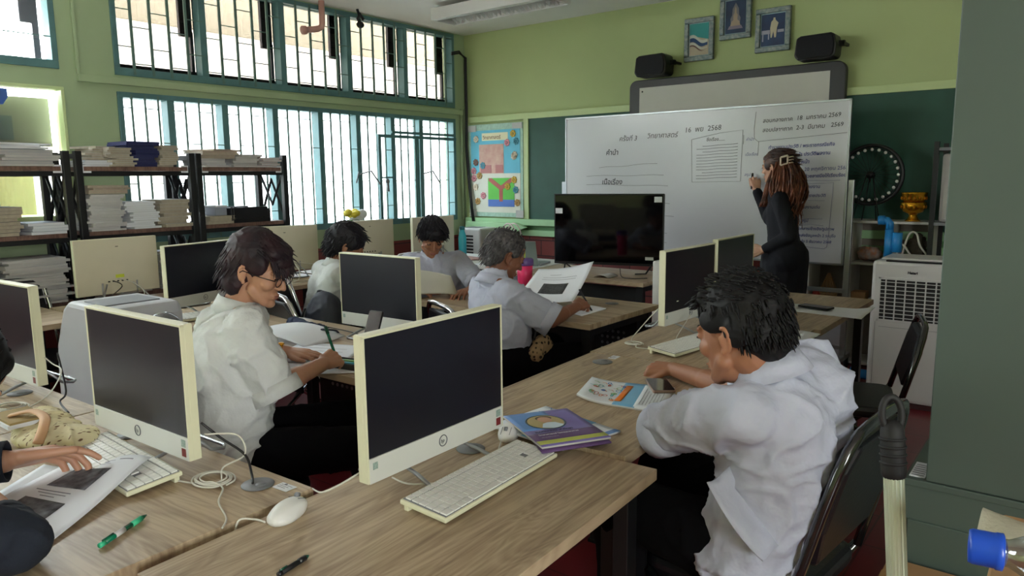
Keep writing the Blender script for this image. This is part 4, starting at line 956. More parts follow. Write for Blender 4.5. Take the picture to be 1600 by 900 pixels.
def hair_locks(m, c, R, k, n, surf, flow, ln, rad, seed=1, lift=.2, curl=0):
    rnd = random.Random(seed); h = HB(m, c, R, k)
    for i in range(n):
        q, nrm = surf(rnd)
        if q is None: continue
        d = (V(flow(q, rnd))*(1-lift) + V(nrm)*lift).normalized(); L_ = ln*(.6+.8*rnd.random())
        P = [V(q)]
        for j in range(4):
            P.append(P[-1] + d*L_/4); d = (d + V(flow(P[-1], rnd))*.25 + V((rnd.uniform(-1,1), rnd.uniform(-1,1), rnd.uniform(-1,1)))*curl).normalized()
        r = rad*(.7+.6*rnd.random())
        m.tube([h.p(p) for p in P], [r*k, r*k, r*.85*k, r*.6*k, r*.12*k], 4)
def cap_surf(ells, ok):
    def f(rnd):
        for _ in range(40):
            c, r = ells[rnd.randrange(len(ells))]
            a = rnd.uniform(0, 2*PI); z = rnd.uniform(-1, 1); s = math.sqrt(1-z*z); n = V((s*math.cos(a), s*math.sin(a), z))
            q = V((c[0]+r[0]*n.x, c[1]+r[1]*n.y, c[2]+r[2]*n.z))
            if ok(q): return q, V((n.x/r[0], n.y/r[1], n.z/r[2])).normalized()
        return None, None
    return f
def hand(mb, w, F, N, sgn, curls=(30,30,30,30), k=1.0, thumb=(.7,.6,-.3), spread=.06, tcurl=.3):
    F = V(F).normalized(); N = V(N); N = (N - F*N.dot(F)).normalized(); S = F.cross(N)*sgn    # S points to the thumb side
    w = V(w); kn = []
    for i in range(4): kn.append(w + (F*(.088 - .006*abs(i-1.2)) + S*(.030-.0205*i) + N*(.002 - .003*abs(i-1.5)))*k)
    for q in kn: mb.cap(w + F*.012*k + (q-w).dot(S)*S*.45, .0175*k, q, .0125*k)
    mb.ell(w + F*.045*k, [.04*k,.034*k,.0145*k], Matrix((F, S, N)).transposed())
    FL = [(.042,.026,.021),(.047,.030,.023),(.043,.028,.022),(.034,.021,.019)]
    for i in range(4):
        p = kn[i]; a = 0; side = (1.5-i)*spread
        for j, L_ in enumerate(FL[i]):
            a += math.radians(curls[i]) * (1 if j else .8)
            d = (F*math.cos(a) - N*math.sin(a) + S*side).normalized(); q = p + d*L_*k
            mb.cap(p, (.0094-.0009*j)*k, q, (.0086-.0010*j)*k, 10); p = q
    t0 = w + (F*.022 + S*.022)*k; d = (F*thumb[0] + S*thumb[1] + N*thumb[2]).normalized()
    mb.cap(w + F*.01*k, .016*k, t0, .015*k)
    p = t0
    for j, L_ in enumerate((.040, .032, .025)):
        q = p + d*L_*k; mb.cap(p, (.0135-.0018*j)*k, q, (.0118-.0018*j)*k, 10); p = q; d = (d + F*tcurl - S*tcurl*.9).normalized()
def wrinkle(A, f=9, seed=0, sx=(1,1,1)):
    o = V((seed*3.1, seed*1.7, seed*.9))
    def fn(co, n):
        p = V((co.x*sx[0], co.y*sx[1], co.z*sx[2]))*f + o
        w_ = p + V((noise.noise(p*.5), noise.noise(p*.5+V((5,0,0))), noise.noise(p*.5+V((0,7,0)))))*1.2
        a = 1-abs(noise.noise(w_))*2.2; b = noise.noise(p*.6+V((3,3,3)))
        return A*(max(a, -.3)**3*.9 if a > 0 else a*.2)*(.6+.6*b) + A*.7*b + A*.12*noise.noise(p*4)
    return fn
def ring_cuff(m, c, d, r, ln=.03, wall=.003, flat=1, seg=22, up=None):
    c = V(c); d = V(d).normalized(); T = Matrix.Translation(c) @ d.to_track_quat('Z','Y').to_matrix().to_4x4() @ Matrix.Diagonal((1, flat, 1, 1))
    m.lathe([(r, -.02), (r*1.03, ln), (r*1.03-wall*.4, ln+.001), (r*.97-wall, ln), (r*.94-wall, -.015)], seg, T)
def collar(m, p, d, r, h=.03, open_dir=None):
    # folded shirt collar standing round the neck, open at the front
    p = V(p); d = V(d).normalized(); fx = (V(open_dir) - d*V(open_dir).dot(d)).normalized(); fy = d.cross(fx); n = 26
    for (r0, r1, z0, z1) in ((r, r*1.02, -.01, h), (r*1.02, r*1.32, h, -.022)):
        vs = []; fs = []
        for i in range(n+1):
            a = math.radians(22) + (2*PI-math.radians(44))*i/n; e = math.cos(a)
            for (rr_, z) in ((r0, z0), (r1, z1)):
                z_ = z - (.018*(max(e,0))**2 if z < 0 else .012*max(e,0)); dirv = fx*math.cos(a)*1.06 + fy*math.sin(a)
                vs.append(p + dirv*rr_ + d*z_); vs.append(p + dirv*(rr_+.0025) + d*(z_+.0005))
        for i in range(n):
            b = i*4; c = b+4; fs += [(b,c,c+2,b+2),(b+1,b+3,c+3,c+1),(b+2,c+2,c+3,b+3),(b,b+1,c+1,c)]
        fs += [(0,2,3,1),(n*4,n*4+1,n*4+3,n*4+2)]; m.add(vs, fs, True)
def torso(m, J, w_=.085, r=(.112,.108,.118), sh=.068):
    side = (V(J['shL'])-V(J['shR'])).normalized(); ch, wa, hi = V(J['chest']), V(J['waist']), V(J['hip'])
    m.cap(J['shL'], sh, J['shR'], sh); m.cap(V(J['neck'])-V((0,0,.028)), .076, ch, .10)
    for s in (-1, 1):
        m.cap(ch+side*s*w_*.85, r[0], wa+side*s*w_*.8, r[1]); m.cap(wa+side*s*w_*.8, r[1], hi+side*s*w_*.9, r[2])
        m.cap(V(J['shL'] if s > 0 else J['shR'])*.8+ch*.2, sh, ch+side*s*w_*.8, r[0]*.9)
def legs(m, J, thin=1.0, shoes=True):
    for s in 'LR':
        hp = V(J['hip']) + (V(J['shL'])-V(J['shR'])).normalized()*(.09 if s == 'L' else -.09)
        m.chain([hp, V(J['kn'+s]), V(J['an'+s])], [.095*thin, .070*thin, .052*thin])
    m.cap(V(J['hip'])+(V(J['shL'])-V(J['shR'])).normalized()*.08, .105*thin, V(J['hip'])-(V(J['shL'])-V(J['shR'])).normalized()*.08, .105*thin)
def person(label, J, hd, hR, skin, k=1, hands=None, voxel=.0042, group=None):
    o = thing('person', label, 'person', (J['hip'][0], J['hip'][1], 0))
    m = MB(); add_head(m, hd, hR, k)
    h = HB(m, hd, hR, k)
    m.cap(h.p((-.022,0,-.045)), .052*k, J['neck'], .056); m.cap(J['neck'], .056, J['chest'], .07)
    m.cap(J['neck'], .05, V(J['shL'])*.75+V(J['chest'])*.25, .04); m.cap(J['neck'], .05, V(J['shR'])*.75+V(J['chest'])*.25, .04)
    m.cap(J['chest'], .08, J['hip'], .08)
    for s in 'LR':
        m.chain([V(J['sh'+s])*.9+V(J['chest'])*.1, V(J['el'+s]), V(J['wr'+s])], [.042, .040, .026])
        m.cap(V(J['el'+s]), .040, V(J['el'+s])*.55+V(J['wr'+s])*.45, .037)
    for s, a in (hands or {}).items(): hand(m, J['wr'+s], *a[0], **a[1])
    if 'knL' in J:
        for s in 'LR':
            hp = V(J['hip']) + (V(J['shL'])-V(J['shR'])).normalized()*(.08 if s == 'L' else -.08)
            m.chain([hp, V(J['kn'+s]), V(J['an'+s])], [.06, .05, .035])
    obj('body', bake(m, voxel, 2, .5), skin, o, world=True)
    return o
def shoes(o, J):
    for s in 'LR':
        a = V(J['an'+s]); d = V(J.get('toe', (0,1,0))).normalized(); m = MB()
        m.cap((a.x, a.y, .045), .042, (a.x+d.x*.11, a.y+d.y*.11, .032), .036).cap((a.x+d.x*.1, a.y+d.y*.1, .03), .036, (a.x+d.x*.17, a.y+d.y*.17, .026), .03)
        b = bake(m, .006, 2); b.v = [V((p.x, p.y, max(p.z, 0))) for p in b.v]; obj('shoe', b, 'shoe', o, world=True)
def sleeves(m, ex, J, to, r0=.072, r1=.068, ln=.028):
    for s in 'LR':
        a, b = V(J['sh'+s]), V(J['el'+s]); t = to.get(s, .85); e = a.lerp(b, t)
        m.cap(a, r0, e, r1); d = (b-a).normalized(); ring_cuff(ex, e + d*(r1*.55), d, r1*1.03, ln)

# ------------------------------------------------ person in glasses, writing
J = dict(neck=(-2.318,1.405,1.02), chest=(-2.30,1.36,.90), waist=(-2.25,1.33,.72), hip=(-2.24,1.29,.55), shR=(-2.135,1.315,.955), shL=(-2.42,1.475,.965),
         elR=(-2.06,1.36,.775), wrR=(-2.13,1.61,.795), elL=(-2.56,1.56,.80), wrL=(-2.44,1.675,.782), knR=(-1.86,1.60,.55), knL=(-2.13,1.74,.56), anR=(-1.84,1.68,.08), anL=(-2.12,1.84,.08), toe=(.4,.9,0))
hc = (-2.235,1.437,1.147); hR = hrot((.86,.44,-.33))
p1 = person('person in glasses and white shirt writing at a desk with a green pen', J, hc, hR, 'skin', 1.03,
    {'R': (((-.25,.85,.10), (.55,.25,.8), -1), dict(curls=(48,58,62,66), thumb=(.8,.35,-.55), k=.98)), 'L': (((.85,.38,-.02), (0,-.1,1), 1), dict(curls=(8,9,10,12), thumb=(.75,.65,-.1), k=.98))}, voxel=.0038)
face_parts(p1, hc, hR, 1.03, 'hairred')
m = MB(); ex = MB(); torso(m, J, .085, (.125,.125,.125)); sleeves(m, ex, J, {'R': .80, 'L': .9}, .078, .080); collar(ex, V(J['neck'])+V((.01,0,.005)), (.18,.08,1), .066, .032, (.8,.5,0))
m.cap((-2.24,1.27,.60), .12, (-2.30,1.26,.52), .12)
obj('shirt', bake(m, .0075, 7, .5, wrinkle(.022, 9, 2, (1,1,1.3)), ex), 'shirt2', p1, world=True)
m = MB(); legs(m, J, 1.0); obj('trousers', bake(m, .01, 4, .5, wrinkle(.008, 9, 3)), 'trouser', p1, world=True); shoes(p1, J)
ELLS = [((-.018,0,.042), (.100,.081,.094)), ((-.05,0,.0), (.072,.082,.085))]
m = MB(); h = HB(m, hc, hR, 1.03)
h.e((-.020,0,.046), (.101,.083,.092)).e((-.052,0,-.002), (.070,.084,.082)).e((.05,0,.078), (.046,.062,.034)).e((.085,0,.052), (.022,.05,.022)).e((-.075,0,-.06), (.040,.062,.05))
for s in (-1, 1): h.e((.028,s*.066,.034), (.034,.016,.036)).e((-.045,s*.064,-.04), (.036,.02,.05))
base = bake(m, .005, 3, .5, wrinkle(.006, 22, 4))
def flow1(q, r):
    if q[2] > .07 and q[0] > -.03: return (1, .25*math.copysign(1, q[1]), -.35)
    return (-.35, 0, -1)
hair_locks(base, hc, hR, 1.03, 520, cap_surf(ELLS, lambda q: (q.z > .055 or q.x < -.015) and q.z > -.085 and not (q.x > .04 and q.z < .075)), flow1, .040, .0032, 3, .07, .06)
def fr1(rnd): y = rnd.uniform(-.06, .06); return V((.085-abs(y)*.3, y, .062+rnd.uniform(-.01,.01))), V((1,0,.3))
hair_locks(base, hc, hR, 1.03, 90, fr1, lambda q, r: (.45, .3*(q[1]*10), -.9), .05, .0036, 5, .15, .15)
obj('hair', base, 'hairred', p1, world=True)
# glasses
m = MB(); h = HB(m, hc, hR, 1.03)
for s in (-1, 1):
    m.tube([h.p((.098+.002*math.cos(a_), s*.031+.024*math.cos(a_)*s, -.006+.016*math.sin(a_))) for a_ in [2*PI*k/16 for k in range(16)]], .0016, 6, True)
    m.tube([h.p((.097, s*.054, .0)), h.p((.05, s*.074, .002)), h.p((-.01, s*.080, .004)), h.p((-.025, s*.078, -.012))], .0017, 6)
m.tube([h.p((.100,-.008,0)), h.p((.106,0,.003)), h.p((.100,.008,0))], .0016, 6)
obj('glasses', m, 'blackplastic', p1, world=True)
m = MB(); T_ = V(J['elL']).lerp(V(J['wrL']), .88); dd = (V(J['wrL'])-V(J['elL'])).normalized()
q_ = dd.to_track_quat('Z','Y').to_matrix().to_4x4(); m.tube([(Matrix.Translation(T_) @ q_) @ V((.031*math.cos(2*PI*k/22), .031*math.sin(2*PI*k/22), 0)) for k in range(22)], .0055, 8, True)
m.ell(T_+V((0,-.005,.033)), (.016,.016,.006)); obj('wristwatch', m, 'gold', p1, world=True)

# ------------------------------------------------ boy in the right foreground
J = dict(neck=(-.548,1.656,1.015), chest=(-.515,1.715,.905), waist=(-.535,1.715,.73), hip=(-.585,1.72,.575), shL=(-.555,1.56,.925), shR=(-.53,1.89,.96),
         elL=(-.79,1.66,.815), wrL=(-.76,1.90,.79), elR=(-.80,2.12,.805), wrR=(-1.085,2.285,.79), knL=(-.92,1.64,.58), knR=(-.95,1.93,.58), anL=(-.92,1.64,.08), anR=(-1.02,1.99,.08), toe=(-1,0,0))
hc = (-.610,1.632,1.090); hR = hrot((-.90,.20,-.20), math.radians(2))
p6 = person('boy with short black hair and untucked white shirt leaning on the right desk', J, hc, hR, 'skin_dark', 1.06,
    {'R': (((-.97,-.05,-.05), (0,-.25,1), -1), dict(curls=(62,66,70,72), thumb=(.85,.35,-.45), k=1.0)), 'L': (((.1,1,0), (0,0,1), 1), dict(curls=(30,30,30,30), k=1.0))}, voxel=.0038)
face_parts(p6, hc, hR, 1.06, 'hairblack')
m = MB(); ex = MB(); torso(m, J, .085, (.115,.118,.122), .07); sleeves(m, ex, J, {'L': .97, 'R': .62}, .072, .066, .03)
m.cap((-.56,1.63,.64), .115, (-.58,1.62,.58), .105); m.cap((-.56,1.81,.64), .115, (-.58,1.81,.58), .105)
collar(ex, V(J['neck'])+V((.0,0,.0)), (-.35,-.05,1), .063, .030, (-1,0,0))
FA, FB, FC, FD = (-.575,1.60,.81), (-.615,1.475,.785), (-.49,1.49,.640), (-.465,1.60,.640)
def flap(u, v):
    a = V(FA).lerp(V(FB), u); b = V(FD).lerp(V(FC), u); p = a.lerp(b, v)
    p += V((-.012,-.020,0))*math.sin(PI*v)*u; p.z += .010*math.sin(u*6+v*5)*u; return p
ex.sheet(flap, 10, 12, .0025)
obj('shirt', bake(m, .007, 7, .5, wrinkle(.024, 8, 9, (1,1,1.3)), ex), 'shirt', p6, world=True)
m = MB(); legs(m, J, 1.08); obj('trousers', bake(m, .01, 4, .5, wrinkle(.008, 9, 3)), 'trouser', p6, world=True); shoes(p6, J)
m = MB(); h = HB(m, hc, hR, 1.06)
h.e((-.016,0,.050), (.098,.080,.082)).e((-.062,0,.006), (.052,.074,.064)).e((.050,0,.082), (.044,.060,.026)).e((-.07,0,-.03),(.032,.052,.035))
for s in (-1, 1): h.e((.018,s*.070,.036), (.036,.010,.028)).e((-.035,s*.070,.012), (.030,.012,.04))
base = bake(m, .0045, 3, .5, wrinkle(.004, 26, 4))
E6 = [((-.016,0,.056), (.101,.083,.086)), ((-.060,0,.010), (.054,.076,.066))]
def flow6(q, r): return (.9, .15*r.uniform(-1,1), .15) if q[2] > .07 else (-.2, 0, -1)
hair_locks(base, hc, hR, 1.06, 900, cap_surf(E6, lambda q: q.z > .05 or (q.x < -.03 and q.z > -.03)), flow6, .017, .0024, 7, .26, .10)
def fr6(rnd): y = rnd.uniform(-.055, .055); return V((.075-abs(y)*.2, y, .082+rnd.uniform(-.012,.012))), V((1,0,.3))
hair_locks(base, hc, hR, 1.06, 110, fr6, lambda q, r: (.9, .1*r.uniform(-1,1), -.35), .028, .0026, 8, .1, .10)
obj('hair', base, 'hairblack', p6, world=True)

# ------------------------------------------------ grey-haired man
J = dict(neck=(-2.325,2.815,.955), chest=(-2.285,2.80,.82), waist=(-2.25,2.78,.66), hip=(-2.25,2.76,.54), shR=(-2.145,2.745,.885), shL=(-2.445,2.87,.885),
         elR=(-1.99,2.84,.775), wrR=(-2.015,3.10,.80), elL=(-2.53,3.02,.79), wrL=(-2.40,3.22,.785), knR=(-1.96,3.04,.56), knL=(-2.20,3.14,.56), anR=(-1.95,3.12,.08), anL=(-2.19,3.25,.08), toe=(.4,.9,0))
hc = (-2.305,2.885,1.06); hR = hrot((.42,.85,-.42))
p4 = person('grey-haired man in a white short-sleeved shirt, seen from behind, writing on a held sheet', J, hc, hR, 'skin_deep', 1.03,
    {'R': (((-.10,1,.12), (.5,0,.85), -1), dict(curls=(45,55,60,64), thumb=(.8,.4,-.5))), 'L': (((.4,.9,0), (0,0,1), 1), dict(curls=(15,15,18,20)))}, voxel=.0045)
face_parts(p4, hc, hR, 1.03, 'hairgrey')
m = MB(); ex = MB(); J2 = dict(J); J2['waist'] = (-2.25,2.785,.755); J2['hip'] = (-2.25,2.78,.70); torso(m, J2, .085, (.118,.115,.112)); sleeves(m, ex, J, {'R': .72, 'L': .8}, .074, .080); collar(ex, V(J['neck'])+V((0,0,-.012)), (.1,.3,1), .068, .030, (.4,.9,0))
obj('shirt', bake(m, .008, 6, .5, wrinkle(.020, 9, 5, (1,1,1.3)), ex), 'shirt', p4, world=True)
m = MB(); legs(m, J, 1.1); m.cap((-2.34,2.81,.56), .118, (-2.16,2.74,.56), .118).cap((-2.32,2.81,.62), .10, (-2.18,2.75,.62), .10); obj('trousers', bake(m, .01, 4), 'trouser', p4, world=True); shoes(p4, J)
m = MB(); h = HB(m, hc, hR, 1.03); h.e((-.020,0,.046), (.094,.080,.086)).e((-.056,0,.0), (.054,.074,.070)).e((.03,0,.075), (.05,.06,.034)).e((-.072,0,-.04), (.03,.054,.04))
for s in (-1, 1): h.e((.010,s*.068,.03), (.034,.012,.030))
base = bake(m, .005, 3, .5, wrinkle(.004, 26, 4))
hair_locks(base, hc, hR, 1.03, 520, cap_surf(E6, lambda q: q.z > .05 or (q.x < -.03 and q.z > -.05)), lambda q, r: (.2, .6, -.5) if q[2] > .07 else (-.2, .1, -1), .034, .0026, 9, .15, .15)
obj('hair', base, 'hairgrey', p4, world=True)

# ------------------------------------------------ boy facing the camera
J = dict(neck=(-3.275,3.355,.975), chest=(-3.27,3.375,.85), waist=(-3.31,3.40,.68), hip=(-3.34,3.42,.54), shR=(-3.37,3.245,.925), shL=(-3.17,3.49,.925),
         elR=(-3.22,3.06,.80), wrR=(-3.02,3.145,.79), elL=(-2.96,3.43,.80), wrL=(-2.88,3.27,.79), knR=(-3.05,3.10,.56), knL=(-2.95,3.30,.56), anR=(-3.02,3.12,.08), anL=(-2.93,3.30,.08), toe=(.8,-.6,0))
hc = (-3.245,3.325,1.085); hR = hrot((.74,-.52,-.46), math.radians(-3))
p3 = person('boy with a dark bowl fringe facing the camera, looking down at a cream sheet', J, hc, hR, 'skin_dark', 1.0,
    {'R': (((1,.35,.0), (-.2,.1,1), -1), dict(curls=(50,52,55,58), thumb=(.8,.4,-.4))), 'L': (((.1,-1,0), (0,0,1), 1), dict(curls=(25,25,28,30)))}, voxel=.0045)
face_parts(p3, hc, hR, 1.0, 'hairblue')
m = MB(); ex = MB(); torso(m, J, .08, (.105,.105,.11), .062); sleeves(m, ex, J, {'R': .72, 'L': .72}, .066, .066); collar(ex, V(J['neck'])+V((0,0,-.002)), (.25,-.2,1), .060, .030, (.8,-.6,0))
obj('shirt', bake(m, .008, 5, .5, wrinkle(.012, 9, 7), ex), 'shirt', p3, world=True)
m = MB(); legs(m, J); obj('trousers', bake(m, .011, 4), 'trouser', p3, world=True); shoes(p3, J)
m = MB(); h = HB(m, hc, hR, 1.0); h.e((-.014,0,.048), (.104,.088,.088)).e((-.05,0,.0), (.060,.084,.07)).e((.058,0,.066), (.040,.066,.034))
for s in (-1, 1): h.e((.028,s*.070,.034), (.036,.016,.036))
base = bake(m, .005, 3, .5, wrinkle(.003, 26, 4))
hair_locks(base, hc, hR, 1.0, 420, cap_surf([((-.014,0,.05), (.105,.089,.090))], lambda q: q.z > .03), lambda q, r: (.9, .5*math.copysign(1, q[1]+1e-4), -.6) if q[0] > -.03 else (-.3, 0, -1), .036, .0034, 11, .05, .06)
def fr3(rnd): y = rnd.uniform(-.075, .075); return V((.098-abs(y)*.45, y, .058)), V((1,0,.3))
hair_locks(base, hc, hR, 1.0, 90, fr3, lambda q, r: (.1, .1*r.uniform(-1,1), -1), .026, .0034, 12, .05, .1)
obj('hair', base, 'hairblue', p3, world=True)

# ------------------------------------------------ dark-haired boy seen from behind
J = dict(neck=(-3.455,2.745,.955), chest=(-3.475,2.715,.83), waist=(-3.50,2.69,.67), hip=(-3.52,2.67,.54), shR=(-3.345,2.665,.905), shL=(-3.625,2.775,.905),
         elR=(-3.25,2.80,.78), wrR=(-3.12,2.99,.79), elL=(-3.63,3.0,.80), wrL=(-3.55,3.14,.75), knR=(-3.34,3.0,.56), knL=(-3.52,3.08,.56), anR=(-3.33,3.03,.08), anL=(-3.50,3.13,.08), toe=(.3,.9,0))
hc = (-3.425,2.80,1.06); hR = hrot((.62,.78,-.42))
p2 = person('dark-haired boy in a white shirt seen from behind over the middle computer', J, hc, hR, 'skin_dark', 1.03,
    {'R': (((.3,.9,0), (0,0,1), -1), dict(curls=(20,22,25,28))), 'L': (((.4,.9,0), (0,0,1), 1), dict(curls=(20,22,25,28)))}, voxel=.005)
face_parts(p2, hc, hR, 1.03, 'hairblue')
m = MB(); ex = MB(); torso(m, J, .085, (.112,.112,.115)); sleeves(m, ex, J, {'R': .75, 'L': .75}, .07, .07); collar(ex, V(J['neck']), (.1,.3,1), .062, .030, (.4,.9,0))
obj('shirt', bake(m, .009, 5, .5, wrinkle(.012, 9, 8), ex), 'shirt2', p2, world=True)
m = MB(); legs(m, J); obj('trousers', bake(m, .012, 4), 'trouser', p2, world=True); shoes(p2, J)
m = MB(); h = HB(m, hc, hR, 1.03); h.e((-.020,0,.050), (.110,.092,.092)).e((-.060,0,.0), (.066,.084,.078)).e((.04,0,.080), (.055,.066,.034)).e((-.07,0,-.05), (.035,.056,.04))
for s in (-1, 1): h.e((.018,s*.070,.03), (.034,.018,.034))
base = bake(m, .005, 3, .5, wrinkle(.006, 22, 4))
hair_locks(base, hc, hR, 1.03, 480, cap_surf([((-.02,0,.05), (.112,.093,.094)), ((-.06,0,0), (.068,.086,.08))], lambda q: q.z > .045 or (q.x < -.02 and q.z > -.08)), lambda q, r: (1, .2*r.uniform(-1,1), -.2) if q[2] > .07 else (-.3, 0, -1), .030, .0032, 13, .12, .12)
obj('hair', base, 'hairblue', p2, world=True)

# ------------------------------------------------ teacher
J = dict(neck=(-1.785,5.395,1.365), chest=(-1.745,5.385,1.20), waist=(-1.725,5.375,1.02), hip=(-1.70,5.36,.86), shL=(-1.715,5.235,1.275), shR=(-1.79,5.53,1.285),
         elL=(-1.63,5.215,1.03), wrL=(-1.80,5.20,.93), elR=(-1.93,5.63,1.14), wrR=(-2.005,5.585,1.335), knL=(-1.74,5.28,.48), knR=(-1.74,5.44,.48), anL=(-1.70,5.29,.09), anR=(-1.70,5.43,.09), toe=(-1,.1,0))
hc = (-1.808,5.40,1.505); hR = hrot((-.97,.20,-.06))
p5 = person('woman teacher in black with long wavy brown hair, standing and writing on the whiteboard', J, hc, hR, 'skin_light', .98,
    {'R': (((-.25,.25,.9), (.45,-.9,.15), -1), dict(curls=(42,46,50,52), thumb=(.8,.35,-.4), k=.95)), 'L': (((-.9,0,-.3), (0,-1,0), 1), dict(curls=(30,30,32,35), k=.9))}, voxel=.0045)
face_parts(p5, hc, hR, .98, 'hairdark', 'lipred')
m = MB(); torso(m, J, .075, (.110,.105,.125), .062)
for s in 'LR': m.chain([V(J['sh'+s]), V(J['el'+s]), V(J['el'+s]).lerp(V(J['wr'+s]), .93)], [.060, .047, .036])
m.cap((-1.79,5.33,1.17), .07, (-1.80,5.35,1.15), .07)
m.cap((-1.70,5.36,.86), .165, (-1.71,5.36,.62), .16); m.cap((-1.71,5.36,.62), .145, (-1.71,5.36,.42), .15)
obj('dress', bake(m, .008, 6, .5, wrinkle(.008, 7, 5, (1,1,.6))), 'blackdress', p5, world=True); shoes(p5, J)
m = MB(); h = HB(m, hc, hR, .98); h.e((-.018,0,.044), (.098,.082,.088)).e((-.06,0,.01), (.062,.078,.078)).e((.045,0,.068), (.045,.058,.034))
for s in (-1, 1): h.e((.02,s*.070,.02), (.032,.014,.042))
base = bake(m, .005, 3)
def wave(P, a=.02, f=1): return [V(p)+V((math.sin(i*1.3*f)*a*.5, math.cos(i*1.1*f)*a, 0)) for i, p in enumerate(P)]
hair_locks(base, hc, hR, .98, 420, cap_surf([((-.018,0,.046), (.099,.083,.09))], lambda q: q.z > .03 or q.x < -.02), lambda q, r: (-1, 0, -.15), .07, .0034, 21, .02, .03)
hh = obj('hair', base, 'hairdark', p5, world=True)
m = MB(); rnd = random.Random(5)
bk0 = V(hc) + hR @ V((-.085,0,.01))
for i in range(210):
    a = rnd.uniform(-1, 1); b = rnd.uniform(-1, 1); st = bk0 + V((.02*a, .055*b, .03*rnd.uniform(-1,1))); P = []
    ln = rnd.uniform(.30, .44); ph = rnd.uniform(0, 6); am = rnd.uniform(.010, .026)
    for j in range(13):
        t_ = j/12; spread = .035+.06*math.sin(PI*min(1, t_*1.1))
        P.append(st + V((.055*t_**.6*1.0 + a*spread*.8 + am*math.sin(ph+t_*11)*(t_+.2), -.05*t_ + b*spread*.7 + am*math.cos(ph+t_*11)*(t_+.2), -ln*t_)))
    m.tube(P, [.0075*(1-.75*(j/12)**2) for j in range(13)], 5)
for i in range(36):
    st = V(hc)+hR @ V((-.01, .072, -.02)); P = []; ph = rnd.uniform(0, 6); a = rnd.uniform(-1, 1)
    for j in range(11):
        t_ = j/10; P.append(st + V((-.03*t_+.018*a*t_+.012*math.sin(ph+t_*9)*t_, -.05*math.sin(t_*2)+.015*math.cos(ph+t_*8)*t_, -.26*t_)))
    m.tube(P, [.0045*(1-.7*(j/10)**2) for j in range(11)], 5)
m.chain([bk0, bk0+V((.055,-.03,-.13)), bk0+V((.06,-.05,-.27))], [.045, .060, .042])
obj('hair_lengths', m, 'hairbrown', p5, world=True)
m = MB(); h = HB(m, hc, hR, 1)
def hp(y, z): return h.p((-.088, y, z))
q0 = V(hc)+V((.070,-.112,.012))
for dz in (0, .055): m.tube([q0+V((0,0,dz)), q0+V((.045,.012,dz+.012))], .0065, 8)
for dx in (0, .045): m.tube([q0+V((dx,dx*.25,dx*.26)), q0+V((dx,dx*.25,.055+dx*.26))], .0065, 8)
for k in range(3): m.tube([q0+V((.05,.012,.015+.02*k)), q0+V((.075,.03,.02+.02*k)), q0+V((.07,.06,.018+.02*k))], .004, 6)
obj('hair_claw', m, mat('ivory_hair_claw', (226, 214, 196), .35), p5, world=True)
t = thing('marker_pen', 'dark marker pen in the raised hand of the teacher', 'marker', (-2.055, 5.60, 1.405)); 
obj('pen_barrel', MB().cyl((.015,-.03,-.055), (-.01,.045,.03), .008), mat('dark_violet_barrel', (60, 44, 56), .35), t); obj('pen_cap', MB().cyl((-.01,.045,.03), (-.018,.069,.057), .0085), 'black', t)

# ------------------------------------------------ person cropped by the left edge
J = dict(neck=(-1.645,.31,.975), chest=(-1.66,.20,.85), waist=(-1.66,.08,.68), hip=(-1.66,.03,.55), shR=(-1.50,.20,.93), shL=(-1.82,.22,.93),
         elR=(-1.49,.425,.805), wrR=(-1.74,.47,.785), elL=(-2.02,.35,.82), wrL=(-1.905,.545,.822), knR=(-1.56,.42,.57), knL=(-1.80,.42,.57), anR=(-1.56,.40,.08), anL=(-1.80,.40,.08), toe=(0,1,0))
hc = (-1.64,.385,1.085); hR = hrot((-.2,.75,-.6))
p7 = person('person in a dark navy top at the left edge, fingertips on a printed sheet', J, hc, hR, 'skin', 1.0,
    {'L': (((.10,.99,-.04), (-.45,0,.89), 1), dict(curls=(16,34,38,40), thumb=(.9,.40,-.15), k=1.12, tcurl=.05)), 'R': (((-1,-.1,-.03), (0,0,1), -1), dict(curls=(15,15,18,20)))}, voxel=.0036)
face_parts(p7, hc, hR, 1, 'hairblack')
m = MB(); torso(m, J, .085, (.115,.11,.115), .07); ex = MB()
for s in 'LR':
    e_ = V(J['el'+s]).lerp(V(J['wr'+s]), .80 if s == 'L' else .30); m.chain([V(J['sh'+s]), V(J['el'+s]), e_], [.072, .058, .046]); ring_cuff(ex, e_+(V(J['wr'+s])-V(J['el'+s])).normalized()*.03, V(J['wr'+s])-V(J['el'+s]), .046, .02)
obj('jumper', bake(m, .006, 4, .5, wrinkle(.008, 14, 5), ex), 'navy', p7, world=True)
m = MB(); legs(m, J); obj('trousers', bake(m, .012, 4), 'trouser', p7, world=True); shoes(p7, J)
m = MB(); h = HB(m, hc, hR, 1.0); h.e((-.020,0,.050), (.104,.088,.092)).e((-.055,0,.0), (.070,.086,.085)).e((.045,0,.070), (.045,.064,.038)).e((-.06,0,-.09),(.05,.07,.08))
for s in (-1, 1): h.e((.02,s*.072,.0), (.034,.018,.07)).e((-.01,s*.07,-.08),(.03,.02,.06))
base = bake(m, .005, 3)
hair_locks(base, hc, hR, 1, 420, cap_surf([((-.02,0,.05), (.105,.089,.093)), ((-.055,0,-.03), (.07,.088,.1))], lambda q: q.z > .06 or q.x < .03), lambda q, r: (-.2, 0, -1), .08, .0034, 31, .03, .04)
obj('hair', base, 'hairblack', p7, world=True)
